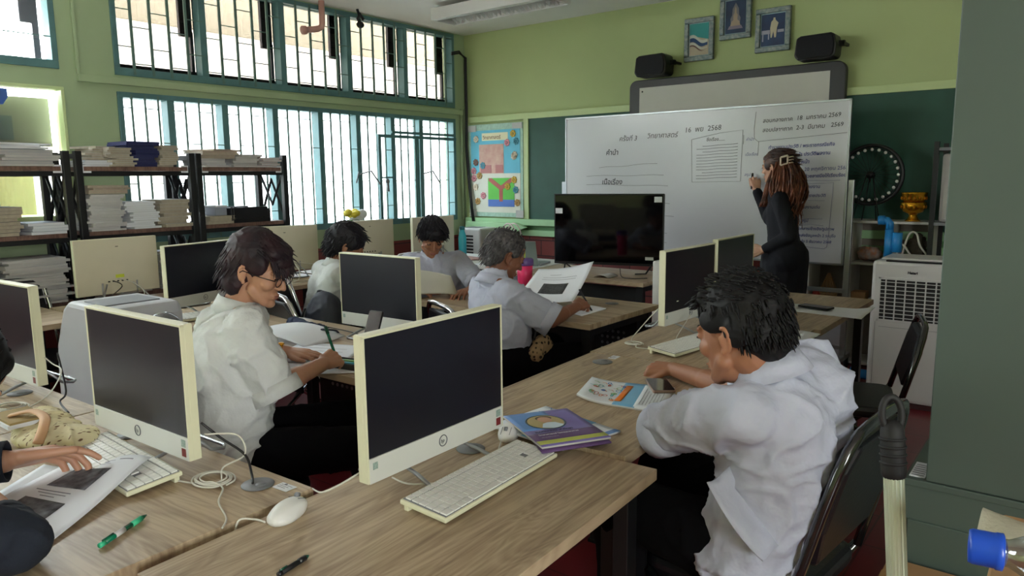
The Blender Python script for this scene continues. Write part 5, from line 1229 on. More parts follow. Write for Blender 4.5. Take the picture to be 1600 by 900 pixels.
# ============================================================= THINGS ON THE DESKS
def flat(pts, z):      # bilinear quad from four corners -> fn(u,v)
    a, b, c, d = [V((p[0], p[1], z)) for p in pts]
    return lambda u, v: a.lerp(b, u).lerp(d.lerp(c, u), v)
def sheet_thing(name, label, cat, fn, m='paper', pics=(), lines=(), group=None, th=.0008, n=14):
    t = thing(name, label, cat, tuple(fn(.5,.5)[:2]) + (0,), 0, group)
    obj('page', MB().sheet(fn, n, n, th), m, t, world=True)
    for (u0, u1, v0, v1, mm) in pics: obj('printed_picture', MB().sheet(fn, 8, 8, .0003, (u0,u1), (v0,v1), .0007), mm, t, world=True)
    if lines:
        m_ = MB()
        for (u0, u1, v0, v1) in lines: m_.sheet(fn, 6, 1, .0003, (u0,u1), (v0,v1), .0007)
        obj('printed_text', m_, 'print', t, world=True)
    return t
# printed sheet at lower left
f0 = flat([(-1.99,.74),(-1.745,.80),(-1.53,.475),(-1.79,.405)], .7515)
def f_sheet(u, v):
    p = f0(u, v); s_ = min(1, max(0, (u-.1)/.8)); s_ = s_*s_*(3-2*s_); p.z += .002 + .036*s_*math.exp(-(v/.42)**2) + .006*math.sin(PI*v); return p
sheet_thing('printed_sheet', 'white printed sheet with two grey photographs under a hand at lower left', 'paper', f_sheet, 'paper', [(.22,.72,.20,.45,'photo'), (.20,.70,.60,.80,'photo')], [(.66,.84,.065,.075),(.35,.56,.10,.112),(.18,.62,.50,.508),(.25,.6,.53,.536),(.32,.50,.56,.566),(.30,.62,.135,.138),(.30,.62,.085,.088)])
t = sheet_thing('printed_sheet', 'second white sheet lying flat beneath the printed photographs sheet', 'paper', flat([(-2.02,.66),(-1.80,.73),(-1.60,.47),(-1.80,.38)], .7506), 'paper')
# green pen
def pen(label, p0, p1, c1, c2_, c3, r=.0055, z=.7565):
    a = V((p0[0], p0[1], z)); b = V((p1[0], p1[1], z)); t = thing('pen', label, 'pen', (a.x, a.y, 0)); L_ = lambda x: a.lerp(b, x)
    obj('pen_barrel', MB().cyl(L_(.10), L_(.68), r), c1, t, world=True)
    obj('pen_grip', MB().cyl(L_(.66), L_(.88), r*1.08), c2_, t, world=True); obj('pen_cap', MB().cyl(L_(0), L_(.10), r*.95), c2_, t, world=True)
    obj('pen_tip', MB().cyl(L_(.88), L_(1.0), r*1.0, r*.3), c3, t, world=True)
    obj('pen_clip', MB().tube([L_(.06)+V((0,0,r*1.2)), L_(.28)+V((0,0,r*1.3))], .0018, 6), c3, t, world=True)
    return t
M['pengreen'] = mat('dark_green_barrel', (0, 110, 78), .25); M['penmint'] = mat('mint_grip', (60, 190, 140), .4); M['pendark'] = mat('deep_green_clip', (10, 78, 56), .3)
t = pen('green pen lying on the lower left desk', (-1.452,.553), (-1.512,.672), 'pengreen', 'penmint', 'pendark')
obj('barrel_label', MB().cyl((-1.470,.589,.7566), (-1.482,.613,.7566), .0057), 'paper2', t, world=True)
pen('dark pen cropped by the bottom edge on the nearest desk', (-1.085,.70), (-1.098,.775), 'rubber', 'blackplastic', 'pendark', .005, .7555)
pen('green pen upright in the writing hand of the person in glasses', (-2.245,1.735), (-2.235,1.745), 'pengreen', 'penmint', 'pendark')
po = bpy.data.objects[[o.name for o in bpy.data.objects if o.get('label', '').startswith('green pen upright')][0]]
for c_ in list(po.children): bpy.data.objects.remove(c_)
po.location = (-2.225, 1.735, .79); 
obj('pen_barrel', MB().cyl((.02,.0,-.03), (-.035,-.005,.095), .0055), 'pengreen', po); obj('pen_cap', MB().cyl((-.028,-.004,.079), (-.040,-.005,.107), .0065), 'pendark', po)
pen('black pen in the hand of the grey-haired man', (-2.0,3.19), (-2.02,3.22), 'blackplastic', 'blackplastic', 'black')
po = [o for o in bpy.data.objects if o.get('label', '').startswith('black pen in the hand')][0]
for c_ in list(po.children): bpy.data.objects.remove(c_)
po.location = (-2.02, 3.21, .80); obj('pen_barrel', MB().cyl((.01,.03,-.045), (-.03,-.03,.075), .005), 'blackplastic', po); obj('pen_tip', MB().cyl((.01,.03,-.045), (.0135,.035,-.055), .004, .001), 'alu', po)

# magazines
M['sky'] = mat('sky_blue_cover', (120, 182, 220), .35); M['covwhite'] = mat('white_cover', (222, 228, 232), .35, var=.01)
M['purple'] = mat('purple_cover', (112, 96, 160), .35, c2=(136, 128, 190), scale=10); M['covblue'] = mat('blue_cover', (88, 138, 204), .35, c2=(120,160,214), scale=8); M['lime'] = mat('lime_band', (196, 206, 96), .4)
M['dkpurple'] = mat('dark_purple_band', (104, 76, 124), .4)
for n_, c_ in (('g_red', (190,72,62)), ('g_orange', (232,130,50)), ('g_green', (110,170,70)), ('g_blue', (50,110,180)), ('g_teal', (60,160,170))): M[n_] = mat(n_[2:]+'_print', c_, .4)
def magazine(label, corners, z, th, art, bend=0, rz=0):
    # corners a(top-left), b(top-right), c(bottom-right), d(bottom-left) of the cover
    f = flat(corners, z+th)
    def fn(u, v):
        p = f(u, v); p.z += bend*(max(0, .35-v)/.35)**2*(1-u*.4); return p
    t = thing('magazine', label, 'magazine', tuple(f(.5,.5)[:2]) + (0,)); 
    n_ = (fn(.6,.5)-fn(.5,.5)).cross(fn(.5,.6)-fn(.5,.5)); sg = 1
    obj('pages', MB().sheet(lambda u, v: fn(u, v)-V((0,0,.0012)), 12, 12, th-.0012), 'paper2', t, world=True)
    obj('cover', MB().sheet(fn, 12, 12, .001*sg), art[0], t, world=True)
    for nm, mm, (u0, u1, v0, v1), lv in art[1]: obj(nm, MB().sheet(fn, 8, 8, .0003*sg, (u0,u1), (v0,v1), sg*.0004*lv), mm, t, world=True)
    def on(u, v, lv=3): p = fn(u, v); p.z += .0004*lv; return p
    return t, on
def ringart(m_, on, u, v, ru, rv, w_=.0012, lv=3, n=18): m_.tube([on(u+ru*math.cos(2*PI*k/n), v+rv*math.sin(2*PI*k/n), lv) for k in range(n)], w_, 4, True, flat=.3)
def doodles(t, on, u0, u1, v0, v1, seed):
    r = random.Random(seed)
    for c_ in ('g_red', 'g_green', 'g_blue', 'g_teal', 'g_orange'):
        m = MB()
        for k in range(4):
            u, v = r.uniform(u0, u1), r.uniform(v0, v1); ringart(m, on, u, v, r.uniform(.02,.06), r.uniform(.012,.035))
            if k % 2: ringart(m, on, u, v, .018, .012, .002)
        for k in range(2):
            u, v = r.uniform(u0, u1), r.uniform(v0, v1); m.tube([on(u, v), on(u+.05, v-.03), on(u+.05, v-.07)], .001, 4, flat=.3)
        obj('doodle_print', m, c_, t, world=True)
tA, on = magazine('magazine with coloured doodles half under the sleeve of the boy at right', [(-1.213,1.868),(-1.292,2.085),(-1.02,2.16),(-.935,1.90)], .7605, .006,
    ('covwhite', [('sky_band', 'sky', (.0,1,.42,.68), 1), ('white_panel', 'covwhite', (.04,.96,.66,.97), 2)]), bend=.016)
doodles(tA, on, .12, .88, .10, .44, 3)
m = MB(); P0, P1 = on(.15,.46,3), on(.85,.50,3); m.tube([P0, P1], .011, 6, flat=.06); obj('orange_ribbon', m, 'g_orange', tA, world=True)
m = MB()
for k in range(7): m.tube([on(.15, .71+.035*k, 4), on(.8-.1*(k%3), .71+.035*k, 4)], .0006, 4)
obj('printed_text', m, 'print', tA, world=True)
tB, on = magazine('magazine with doodles and white panel lying under the purple one', [(-1.275,1.515),(-1.248,1.752),(-.955,1.690),(-1.005,1.485)], .7615, .005,
    ('covwhite', [('sky_band', 'sky', (0,1,.45,.70), 1), ('white_panel', 'covwhite', (.45,.97,.70,.93), 2), ('grey_border', 'covblue', (0,1,.93,.999), 2)]))
doodles(tB, on, .2, .95, .12, .42, 5)
tC, on = magazine('purple and blue magazine with a round portrait on the keyboard end', [(-1.250,1.548),(-1.145,1.712),(-.922,1.582),(-1.022,1.418)], .783, .006,
    ('purple', [('blue_field', 'covblue', (0,.62,0,.55), 1), ('dark_band', 'dkpurple', (0,1,.66,.86), 1), ('lime_band', 'lime', (0,1,.86,.955), 2)]))
m = MB(); vs = [on(.44+.27*math.cos(2*PI*k/28), .36+.215*math.sin(2*PI*k/28), 4) for k in range(28)]; m.add(vs, [tuple(range(28))]); obj('portrait_disc', m, mat('ochre_portrait_ground', (176, 158, 110), .4), tC, world=True)
m = MB(); ringart(m, on, .44, .36, .27, .215, .0028, 4, 28); obj('portrait_ring', m, mat('dark_slate_ring', (52, 70, 78), .4), tC, world=True)
m = MB(); vs = [on(.46+.10*math.cos(2*PI*k/20), .30+.09*math.sin(2*PI*k/20), 6) for k in range(20)]; m.add(vs, [tuple(range(20))]); obj('portrait_face', m, mat('portrait_skin', (196, 152, 124), .5), tC, world=True)
m = MB(); vs = [on(.47+.12*math.cos(2*PI*k/20), .25+.07*math.sin(2*PI*k/20), 5) for k in range(20)]; m.add(vs, [tuple(range(20))]); obj('portrait_hair', m, mat('portrait_hair', (84, 64, 50), .5), tC, world=True)
m = MB(); m.add([on(.30,.52,5), on(.37,.41,5), on(.46,.38,5), on(.56,.40,5), on(.64,.50,5), on(.56,.555,5), on(.44,.57,5)], [tuple(range(7))]); obj('portrait_coat', m, mat('portrait_coat', (196, 212, 222), .5), tC, world=True)
def on_matrix(on, u, v, du=(1,0), lv=5):
    o = on(u, v, lv); x = (on(u+.01*du[0], v+.01*du[1], lv)-o).normalized(); y = -(on(u, v+.01, lv)-o); y = (y - x*y.dot(x)).normalized(); z = x.cross(y)
    return Matrix.Translation(o) @ Matrix((x, y, z)).transposed().to_4x4()
m = MB(); m.text('แบบทดสอบวิชาชีววิทยา', .017, on_matrix(on, .12, .645), bold=.0006); obj('title_print', m, mat('dark_title', (46, 36, 60), .5), tC, world=True)
m = MB(); m.text('วิทยาศาสตร์ โลกและอวกาศ', .0155, on_matrix(on, .12, .735), bold=.0003).text('กระทรวงศึกษาธิการ', .009, on_matrix(on, .12, .80)); obj('subtitle_print', m, 'paper', tC, world=True)
obj('under_magazine', MB().sheet(lambda u, v: V((-.922,1.582,.779)).lerp(V((-1.022,1.418,.779)), u)+V((.006-.1*v,-.008+.08*v,-.004*v)), 4, 4, .004), 'dkpurple', tC, world=True)

# phones
def phone(label, loc, rz, case='rubber', L_=.15, z=None, tilt=0):
    t = thing('mobile_phone', label, 'phone', loc, rz); 
    b = obj('phone_body', MB().prism(rr(.074, L_, .009), 0, .009), case, t, .002)
    obj('phone_screen', MB().prism(rr(.068, L_-.008, .006), .009, .0096), M['phscreen'], t)
    return t
M['phscreen'] = mat('dark_brown_glass', (52, 34, 32), .08); M['phcase'] = mat('pale_bronze_case', (150, 130, 116), .35, .4)
phone('dark brown phone beside the magazine and the fist of the boy at right', (-1.062,2.135,.7675), math.radians(38), 'phcase', .148)
phone('dark phone lying on the white sheet on the desk nearest the teacher', (-1.075,3.92,.7685), math.radians(78), 'rubber', .165)
obj('phone_grip', MB().b2(-.02,.02,-.04,.04,.0,.006), 'greyp', None).location = (0,0,-5)
bpy.data.objects.remove([o for o in bpy.data.objects if o.name.startswith('phone_grip')][0])
t = phone('phone propped upright in front of the middle computer', (-2.42,2.09,.752), math.radians(70), 'rubber', .15); t.rotation_euler = (math.radians(66), 0, math.radians(8)); t.location = (-2.37, 2.06, .822)
st = thing('phone_holder', 'small dark phone holder before the middle computer', 'holder', (-2.37, 2.11, .75)); obj('holder_body', MB().b2(-.03,.03,-.045,.03,0,.01).tube([(0,.02,.0),(0,.0,.06)], .006, 6), 'blackplastic', st)
# papers right row
sheet_thing('paper_sheet', 'white sheet with a bent corner under the phone nearest the teacher', 'paper', lambda u, v: V((-1.24+.42*u, 3.80+.22*v+.03*u-(.07*u if v<.5 else 0), .7616+.016*max(0,u-.8)*5*v)), 'paper', lines=())
def loose(u, v, o, ax, ay, bend):
    return V((o[0]+ax[0]*u+ay[0]*v, o[1]+ax[1]*u+ay[1]*v, o[2]+bend*math.sin(PI*u)*.5+bend*u))
for i, (o_, ax, ay, b_) in enumerate([((-1.36,3.16,.79),(.24,-.10),(.10,.20),.012), ((-1.35,3.10,.785),(.22,-.14),(.10,.20),.006), ((-1.33,3.02,.772),(.24,-.10),(.08,.18),.010)]):
    sheet_thing('loose_sheet', ['topmost loose white sheet fanned beside the nearer right computer','middle loose white sheet fanned beside the nearer right computer','lowest loose white sheet resting on the far keyboard'][i], 'paper', (lambda o_, ax, ay, b_: lambda u, v: loose(u, v, o_, ax, ay, b_))(o_, ax, ay, b_), 'paper')
t = thing('pouch', 'dark grey pouch lying behind the loose sheets at right', 'pouch', (-1.30, 3.26, .76)); m = MB(); m.cap((-.06,-.06,.022), .022, (.05,.07,.022), .024); obj('pouch_body', bake(m, .004, 3, .5, wrinkle(.006, 40, 1)), mat('dark_grey_cloth', (70, 72, 66), .9), t)
sheet_thing('notebook', 'open white notebook near the corner behind the shoulder of the boy', 'notebook', lambda u, v: V((-1.10+.22*u, 3.10+.20*v, .7635+.006*math.sin(PI*u))), 'paper', th=.004)

# man in glasses: notebooks, papers, tin, pouch, box
def nb(u, v, o, ax, ay, h): return V((o[0]+ax[0]*u+ay[0]*v, o[1]+ax[1]*u+ay[1]*v, o[2]+h*math.sin(PI*min(1,u*1.2))))
sheet_thing('worksheet', 'white worksheet under the hands of the person in glasses', 'paper', flat([(-2.66,1.90),(-2.37,2.02),(-2.20,1.74),(-2.50,1.61)], .7515), 'paper', lines=[(.2,.5,.1,.11),(.2,.8,.25,.256),(.2,.8,.40,.405)])
sheet_thing('worksheet', 'second white worksheet reaching over the desk edge under the writing arm', 'paper', lambda u, v: V((-2.40,1.62,.756)).lerp(V((-2.12,1.90,.752)), u) + V((.16*v, -.10*v, .0)), 'paper')
sheet_thing('folded_paper', 'large folded white sheet rising behind the arm of the person in glasses', 'paper', lambda u, v: V((-2.90+.34*u, 1.72+.14*u+.20*v, .775+.035*math.sin(PI*u)+.02*v-.03*u)), 'paper', th=.003)
t = thing('pencil_pouch', 'navy folded pouch on the desk behind the folded white sheet', 'pouch', (-2.80, 2.03, .75)); m = MB()
m.cap((-.13,.02,.03), .028, (.06,-.01,.03), .030).cap((.06,-.01,.03), .03, (.13,.0,.028), .022).ell((-.02,.04,.02), (.12,.05,.02))
obj('pouch_body', bake(m, .004, 3, .5, wrinkle(.010, 26, 6)), mat('navy_canvas', (34, 44, 72), .85), t)
obj('strap', MB().tube(smooth_pts([(.10,-.01,.03),(.17,-.03,.045),(.21,.0,.04),(.19,.03,.02),(.13,.03,.02)]), .009, 8, flat=.5), mat('navy_strap', (24, 30, 48), .8), t)
t = thing('pencil_tin', 'open dark tin of coloured pens at the desk edge behind the large computer', 'tin', (-2.12, 1.745, .75), math.radians(10))
m = MB(); m.b2(-.10,.10,-.04,.04,0,.003).b2(-.10,.10,-.04,-.037,0,.026).b2(-.10,.10,.037,.04,0,.026).b2(-.10,-.097,-.037,.037,0,.026).b2(.097,.10,-.037,.037,0,.026); obj('tin_body', m, mat('dark_olive_tin', (62, 64, 58), .4, .5), t)
for k, (c_, y, z) in enumerate((('g_red', -.02, .012), ('g_teal', -.005, .018), ('g_green', .012, .02), ('g_orange', .024, .012))):
    single('colour_pen', '%s pen lying in the dark tin' % ('red', 'teal', 'green', 'orange')[k], 'pen', MB().cyl((-.08,y*.5,0), (.07,y*.4+.005,.004), .005).cyl((.07,y*.4+.005,.004),(.085,y*.4+.006,.0045),.005,.001), c_, (-2.12, 1.745+y, .75+z), math.radians(10))
# grey haired man: sheet, pad, leopard bag, tumbler
def held(u, v): return V((-2.46,3.17,.79)).lerp(V((-2.12,3.23,.80)), u) + (V((-.06,.30,.13)) * v) + V((0,0,.05*u*(v**2))) + V((0,0,-.015*math.sin(PI*u)))
sheet_thing('printed_sheet', 'white sheet with one dark photograph held up by the grey-haired man', 'paper', held, 'paper', [(.28,.72,.25,.55,'photo2')], [(.2,.8,.66,.667),(.2,.8,.72,.727),(.3,.5,.80,.807)])
sheet_thing('notepad', 'white notepad under the writing hand of the grey-haired man', 'notepad', lambda u, v: V((-2.16+.17*u, 3.13+.02*u+.24*v-.04*u, .757+.004*math.sin(PI*u))), 'paper', th=.006)
t = thing('tumbler', 'bright pink tumbler with purple lid and yellow straw beside the grey-haired man', 'tumbler', (-2.66, 3.52, .75))
obj('tumbler_body', MB().lathe([(.036,0),(.041,.004),(.045,.12),(.049,.18)], 28), mat('hot_pink_plastic', (232, 54, 110), .35), t)
obj('tumbler_lid', MB().lathe([(.051,.178),(.053,.182),(.053,.212),(.046,.22),(.001,.222)], 28), mat('purple_lid', (112, 84, 150), .35), t)
obj('straw', MB().tube([(.0,0,.2),(.0,.0,.262),(-.012,0,.285)], .004, 8), mat('lime_straw', (196, 216, 70), .4), t)
# teal bottle, papers and laptop on the teacher table
t = thing('water_bottle', 'teal steel water bottle on the white teacher table', 'bottle', (-4.40, 4.90, .7595))
obj('bottle_body', MB().lathe([(.030,0),(.034,.004),(.036,.02),(.036,.17),(.030,.20),(.022,.225),(.021,.24)], 28), mat('teal_bottle_paint', (56, 172, 190), .35), t)
obj('bottle_cap', MB().lathe([(.024,.238),(.024,.262),(.020,.268),(.001,.27)], 24), mat('teal_cap', (40, 120, 130), .35), t)
for i, (x, y, r_, mm) in enumerate([(-4.35,4.88,10,'paper'),(-4.28,4.82,-14,'rose')]):
    single('magazine', ['white magazine under the teal bottle','pink covered magazine next to the teal bottle'][i], 'magazine', MB().b2(-.15,.15,-.11,.11,0,.0045), mm, (x, y, .7502+.0046*i), math.radians(r_))
sheet_thing('paper_sheet', 'white sheet at the front edge of the teacher table', 'paper', lambda u, v: V((-3.95+.30*u, 4.55+.20*v, .7515)), 'paper')
t = thing('laptop', 'open grey laptop seen from behind on the teacher table', 'laptop', (-3.60, 4.74, .75), math.radians(12))
obj('laptop_base', MB().b2(-.16,.16,-.02,.20,0,.016), 'alu', t, .003)
obj('laptop_lid', MB().box((0,-.055,.115), (.32,.007,.215), rxz((0,0,0), math.radians(14))), mat('grey_green_lid', (128, 140, 134), .4, .3), t, .002)
t = thing('fan_guard', 'round white desk fan behind the grey-haired man, seen as an arc', 'fan', (-3.95, 5.0, .75), math.radians(-25))
m = MB(); ring = lambda r, y, z: [(r*math.cos(2*PI*k/32), y, z+r*math.sin(2*PI*k/32)) for k in range(32)]
m.tube(ring(.15,0,.16), .006, 6, True); m.tube(ring(.15,.05,.16), .005, 6, True)
for k in range(36): a = 2*PI*k/36; m.tube([(.03*math.cos(a), -.03, .16+.03*math.sin(a)), (.15*math.cos(a), 0, .16+.15*math.sin(a))], .0012, 4)
obj('wire_guard', m, mat('pale_pink_wire', (206, 184, 180), .4), t); m = MB()
for k in range(3):
    a = 2*PI*k/3; m.tube([(.02*math.cos(a), .02, .16+.02*math.sin(a)), (.12*math.cos(a+.3), .025, .16+.12*math.sin(a+.3))], [.02,.045], 8, flat=.15)
obj('fan_blade', m, mat('pale_grey_blade', (170, 160, 160), .4), t); obj('fan_base', MB().lathe([(.08,0),(.08,.015),(.02,.025),(.018,.04)], 24).cyl((0,.03,.16),(0,.12,.16),.035).tube([(0,.06,.03),(0,.08,.15)],.014,8), 'white', t)
# cream sheet held by the boy facing us
sheet_thing('paper_sheet', 'cream sheet held upright before the boy facing the camera', 'paper', lambda u, v: V((-3.10+.22*u, 2.96+.20*u-.06*v, .775+.165*v-.045*u*v+.01*math.sin(PI*u))), M.setdefault('creampaper', mat('cream_paper', (206, 204, 190), .8)))
t = thing('handkerchief', 'yellow and white cloth flower bunch behind the dark-haired boy', 'flowers', (-4.86, 4.35, .0))
t.location = (-5.38, 4.47, 1.0)
obj('vase', MB().lathe([(.03,0),(.035,.01),(.025,.08),(.03,.10)], 16), 'white', t)
m = MB(); 
for k in range(6): m.ell((.03*math.cos(k), .05*math.sin(k), .13+.012*(k%3)), (.035,.035,.03))
obj('yellow_petals', m, mat('yellow_petal', (226, 206, 60), .6), t)
m = MB()
for k in range(8): a = k*.8; m.tube([(0,0,.08), (.05*math.cos(a), .06*math.sin(a), .06+.02*(k%3)), (.08*math.cos(a), .10*math.sin(a), .03+.03*(k%2))], [.004,.014,.002], 6, flat=.2)
obj('leaves', m, mat('leaf_green', (70, 120, 50), .6), t)
m = MB(); m.ell((0,.12,.13), (.03,.06,.045)).ell((0,.07,.08),(.03,.06,.05)); obj('white_petals', m, 'white', t)

# backpack on the chair
t = thing('backpack', 'dark navy backpack hanging on the chrome chair behind the middle desk', 'backpack', (-3.13, 2.40, .0)); m = MB()
m.ell((0,0,.66), (.15,.09,.20)).ell((.0,-.03,.58), (.13,.09,.14)).ell((0,.0,.80), (.10,.06,.07))
obj('bag_body', bake(m, .008, 4, .5, wrinkle(.010, 14, 2)), mat('dark_navy_nylon', (34, 38, 50), .6), t)
obj('strap', MB().tube(smooth_pts([(-.06,.02,.83),(-.06,.0,.86),(-.01,-.01,.87),(.04,.0,.84)]), .010, 6, flat=.4).tube(smooth_pts([(-.10,-.06,.78),(-.14,-.09,.60),(-.10,-.08,.46)]), .012, 6, flat=.4), 'black', t)
obj('zip', MB().tube(smooth_pts([(-.11,-.075,.70),(-.05,-.115,.74),(.05,-.115,.74),(.11,-.075,.70)]), .003, 6), 'greyp', t)
# leopard bag behind the grey-haired man, patterned tote at lower left
leo = mat('leopard_print_cloth', (150, 124, 92), .8); N = leo.node_tree.nodes; L = leo.node_tree.links
v_ = N.new('ShaderNodeTexVoronoi'); v_.inputs['Scale'].default_value = 45; cr = N.new('ShaderNodeValToRGB'); cr.color_ramp.elements[0].position = .28; cr.color_ramp.elements[0].color = lin((30,22,18)); cr.color_ramp.elements[1].position = .42; cr.color_ramp.elements[1].color = lin((168,140,104))
tc_ = N.new('ShaderNodeTexCoord'); L.new(tc_.outputs['Object'], v_.inputs['Vector']); L.new(v_.outputs['Distance'], cr.inputs[0]); L.new(cr.outputs[0], N['Principled BSDF'].inputs['Base Color'])
t = thing('handbag', 'leopard print bag beside the waist of the grey-haired man', 'bag', (-2.05, 2.83, .02)); m = MB(); m.ell((0,.02,.61), (.04,.07,.06)).ell((0,-.03,.59), (.035,.05,.05)); obj('bag_body', bake(m, .005, 3, .5, wrinkle(.006, 24, 2)), leo, t)
obj('bag_strap', MB().tube(smooth_pts([(0,-.05,.66),(0,.0,.74),(0,.06,.66)]), .007, 6), 'black', t)
tote = mat('cream_cloth_with_brown_marks', (214, 202, 160), .8); N = tote.node_tree.nodes; L = tote.node_tree.links
mp_ = N.new('ShaderNodeMapping'); mp_.inputs['Scale'].default_value = (95, 42, 42); mp_.inputs['Rotation'].default_value = (0, 0, .5); v_ = N.new('ShaderNodeTexVoronoi'); v_.inputs['Scale'].default_value = 1; cr = N.new('ShaderNodeValToRGB')
cr.color_ramp.elements[0].position = .2; cr.color_ramp.elements[0].color = lin((112,82,56)); cr.color_ramp.elements[1].position = .3; cr.color_ramp.elements[1].color = lin((216,205,164))
tc_ = N.new('ShaderNodeTexCoord'); L.new(tc_.outputs['Object'], mp_.inputs[0]); L.new(mp_.outputs[0], v_.inputs['Vector']); L.new(v_.outputs['Distance'], cr.inputs[0]); L.new(cr.outputs[0], N['Principled BSDF'].inputs['Base Color'])
t = thing('cloth_bag', 'cream cloth bag with brown scribble pattern behind the hand at lower left', 'bag', (-2.17, .73, .75)); m = MB()
m.ell((0,.0,.030), (.14,.085,.030)).ell((.07,.03,.028), (.09,.06,.028)).ell((-.09,.01,.04), (.08,.07,.035))
b_ = bake(m, .004, 3, .5, wrinkle(.012, 18, 2)); b_.v = [V((p.x, p.y, max(p.z, 0))) for p in b_.v]; obj('bag_body', b_, tote, t)
obj('handle', MB().tube(smooth_pts([(-.10,-.055,.075),(-.05,-.02,.088),(.02,-.015,.085),(.07,-.035,.072),(.11,-.065,.045)]), .013, 8, flat=.35), mat('tan_handle', (206, 162, 120), .6), t)
obj('inner_papers', MB().b2(-.17,-.03,-.085,.0,.055,.066), 'paper', t); obj('inner_lining', MB().b2(-.17,-.03,-.08,.01,.066,.072), mat('olive_lining', (160, 138, 90), .8), t)

# ============================================================= FAR RIGHT: cubby shelf, wheel, bowls, pump
t = thing('cubby_shelf', 'low white open cubby shelf against the board wall', 'shelf', (-1.40, 5.90, 0)); M['cub'] = mat('white_laminate', (206, 204, 198), .5)
m = MB()
for z in (.02, .46, .78, 1.09): m.b2(-.55, .545, 0, .30, z, z+.018)
obj('shelf_board', m, 'cub', t, .002)
m = MB()
for x in (-.55, -.30, .0, .26, .53): m.b2(x, x+.018, 0, .30, 0, 1.09)
obj('divider', m, 'cub', t, .002); obj('back_panel', MB().b2(-.55, .545, .30, .305, 0, 1.1), mat('grey_brown_board', (140, 132, 122), .7), t)
t = thing('display_wheel', 'black spoked wheel ringed with white balls on the cubby shelf', 'wheel', (-1.30, 5.98, 1.108)); cz = .335
m = MB(); R0 = .215
circ = lambda r, y=0, n=48: [(r*math.cos(2*PI*k/n), y, cz+r*math.sin(2*PI*k/n)) for k in range(n)]
m.tube(circ(R0), .014, 8, True); m.tube(circ(R0-.022), .005, 6, True); obj('rim', m, 'black', t)
m = MB()
for k in range(28): a = 2*PI*k/28; m.tube([(.022*math.cos(a+.25), .012*(-1)**k, cz+.022*math.sin(a+.25)), ((R0-.02)*math.cos(a), 0, cz+(R0-.02)*math.sin(a))], .0016, 5)
obj('spokes', m, 'black', t); obj('hub', MB().cyl((0,-.03,cz), (0,.03,cz), .026).cyl((0,-.04,cz), (0,.04,cz), .012), 'black', t)
m = MB()
for x0, x1 in ((-.02,-.10), (-.01,-.055), (.01,.045), (.02,.085)): m.tube([(x0, -.035 if abs(x1)>.06 else .035, cz), (x1, -.05 if abs(x1)>.06 else .05, 0)], .004, 6)
obj('stand', m, 'black', t); m = MB()
m = MB(); m.lathe([(.001,-.012),(.008,-.009),(.0115,-.003),(.0115,.003),(.008,.009),(.001,.012)], 12); bme = m.mesh('ball'); bme.materials.append(M['white'])
for k in range(24):
    a = 2*PI*k/24; o = bpy.data.objects.new('ball', bme); C.objects.link(o); o.parent = t; o.location = ((R0-.03)*math.cos(a), -.006, cz+(R0-.03)*math.sin(a))
for k, z in enumerate((0, .095)):
    t = thing('offering_bowl', ['lower golden pedestal bowl on the cubby shelf','upper golden pedestal bowl stacked in the lower one'][k], 'bowl', (-1.005, 5.99, 1.108+z+(.012 if k else 0)))
    obj('bowl_body', MB().lathe([(.050,0),(.052,.006),(.040,.014),(.026,.04),(.030,.055),(.066,.07),(.078,.095),(.086,.135),(.082,.137),(.07,.10),(.001,.085)] if k == 0 else [(.028,0),(.03,.004),(.032,.012),(.060,.022),(.076,.05),(.086,.092),(.088,.10),(.083,.10),(.07,.05),(.001,.03)], 32), 'gold', t)
    m = MB()
    for j in range(14): a = 2*PI*j/14; z_ = .105 if k == 0 else .06; m.ell((.079*math.cos(a), .079*math.sin(a), z_), (.009,.009,.014))
    obj('embossing', m, mat('deep_gold', (186, 120, 24), .3, .8), t)
t = thing('water_pump', 'blue plastic pipe pump rising behind the air cooler', 'pump', (-1.05, 5.46, 0))
obj('pipe', MB().cyl((0,0,0), (0,0,1.06), .022).cyl((0,0,.88),(0,0,1.08),.027).tube([(0,0,1.08),(0,0,1.12),(-.015,0,1.138),(-.05,0,1.142)], .026, 12).cyl((-.03,0,1.142),(-.07,0,1.14),.031), 'bluepvc', t)
obj('pump_body', MB().cyl((.05,0,.93), (.05,0,1.06), .032).b2(0,.03,-.01,.01,.98,1.02), 'bluepvc', t); obj('pump_base', MB().cyl((-.16,0,.06),(.1,0,.06),.035).cyl((-.16,0,.06),(-.19,0,.06),.045).b2(-.05,.1,-.05,.05,0,.03), 'bluepvc', t)
single('looped_cable', 'loose white cable loops beside the blue pump on the shelf', 'cable', MB().tube(smooth_pts([(-1.03,5.75,.80),(-.98,5.72,1.02),(-.93,5.72,1.04),(-.90,5.72,.95),(-.82,5.72,.84),(-.86,5.72,.80),(-.95,5.72,.88),(-1.02,5.72,.96),(-1.06,5.74,.82)]), .007, 6), 'cable')
t = thing('angle_rack', 'black angle-iron rack partly hidden by the green cupboard', 'rack', (-.74, 5.7, 0)); m = MB()
for x, y in ((-.10,0),(-.10,.4),(.5,0),(.5,.4)): m.b2(x-.015, x+.015, y-.015, y+.015, 0, 1.66)
obj('post', m, 'black', t)
for z in (.5, 1.1, 1.6): obj('rack_shelf', MB().b2(-.11, .5, -.01, .41, z, z+.02), 'greyp', t)
obj('tie_rod', MB().cyl((-.1,0,.3),(.5,0,.3),.006), 'black', t); obj('wrapped_bundle', MB().b2(-.07,.3,.05,.3,1.12,1.58), 'paper2', t, .02)
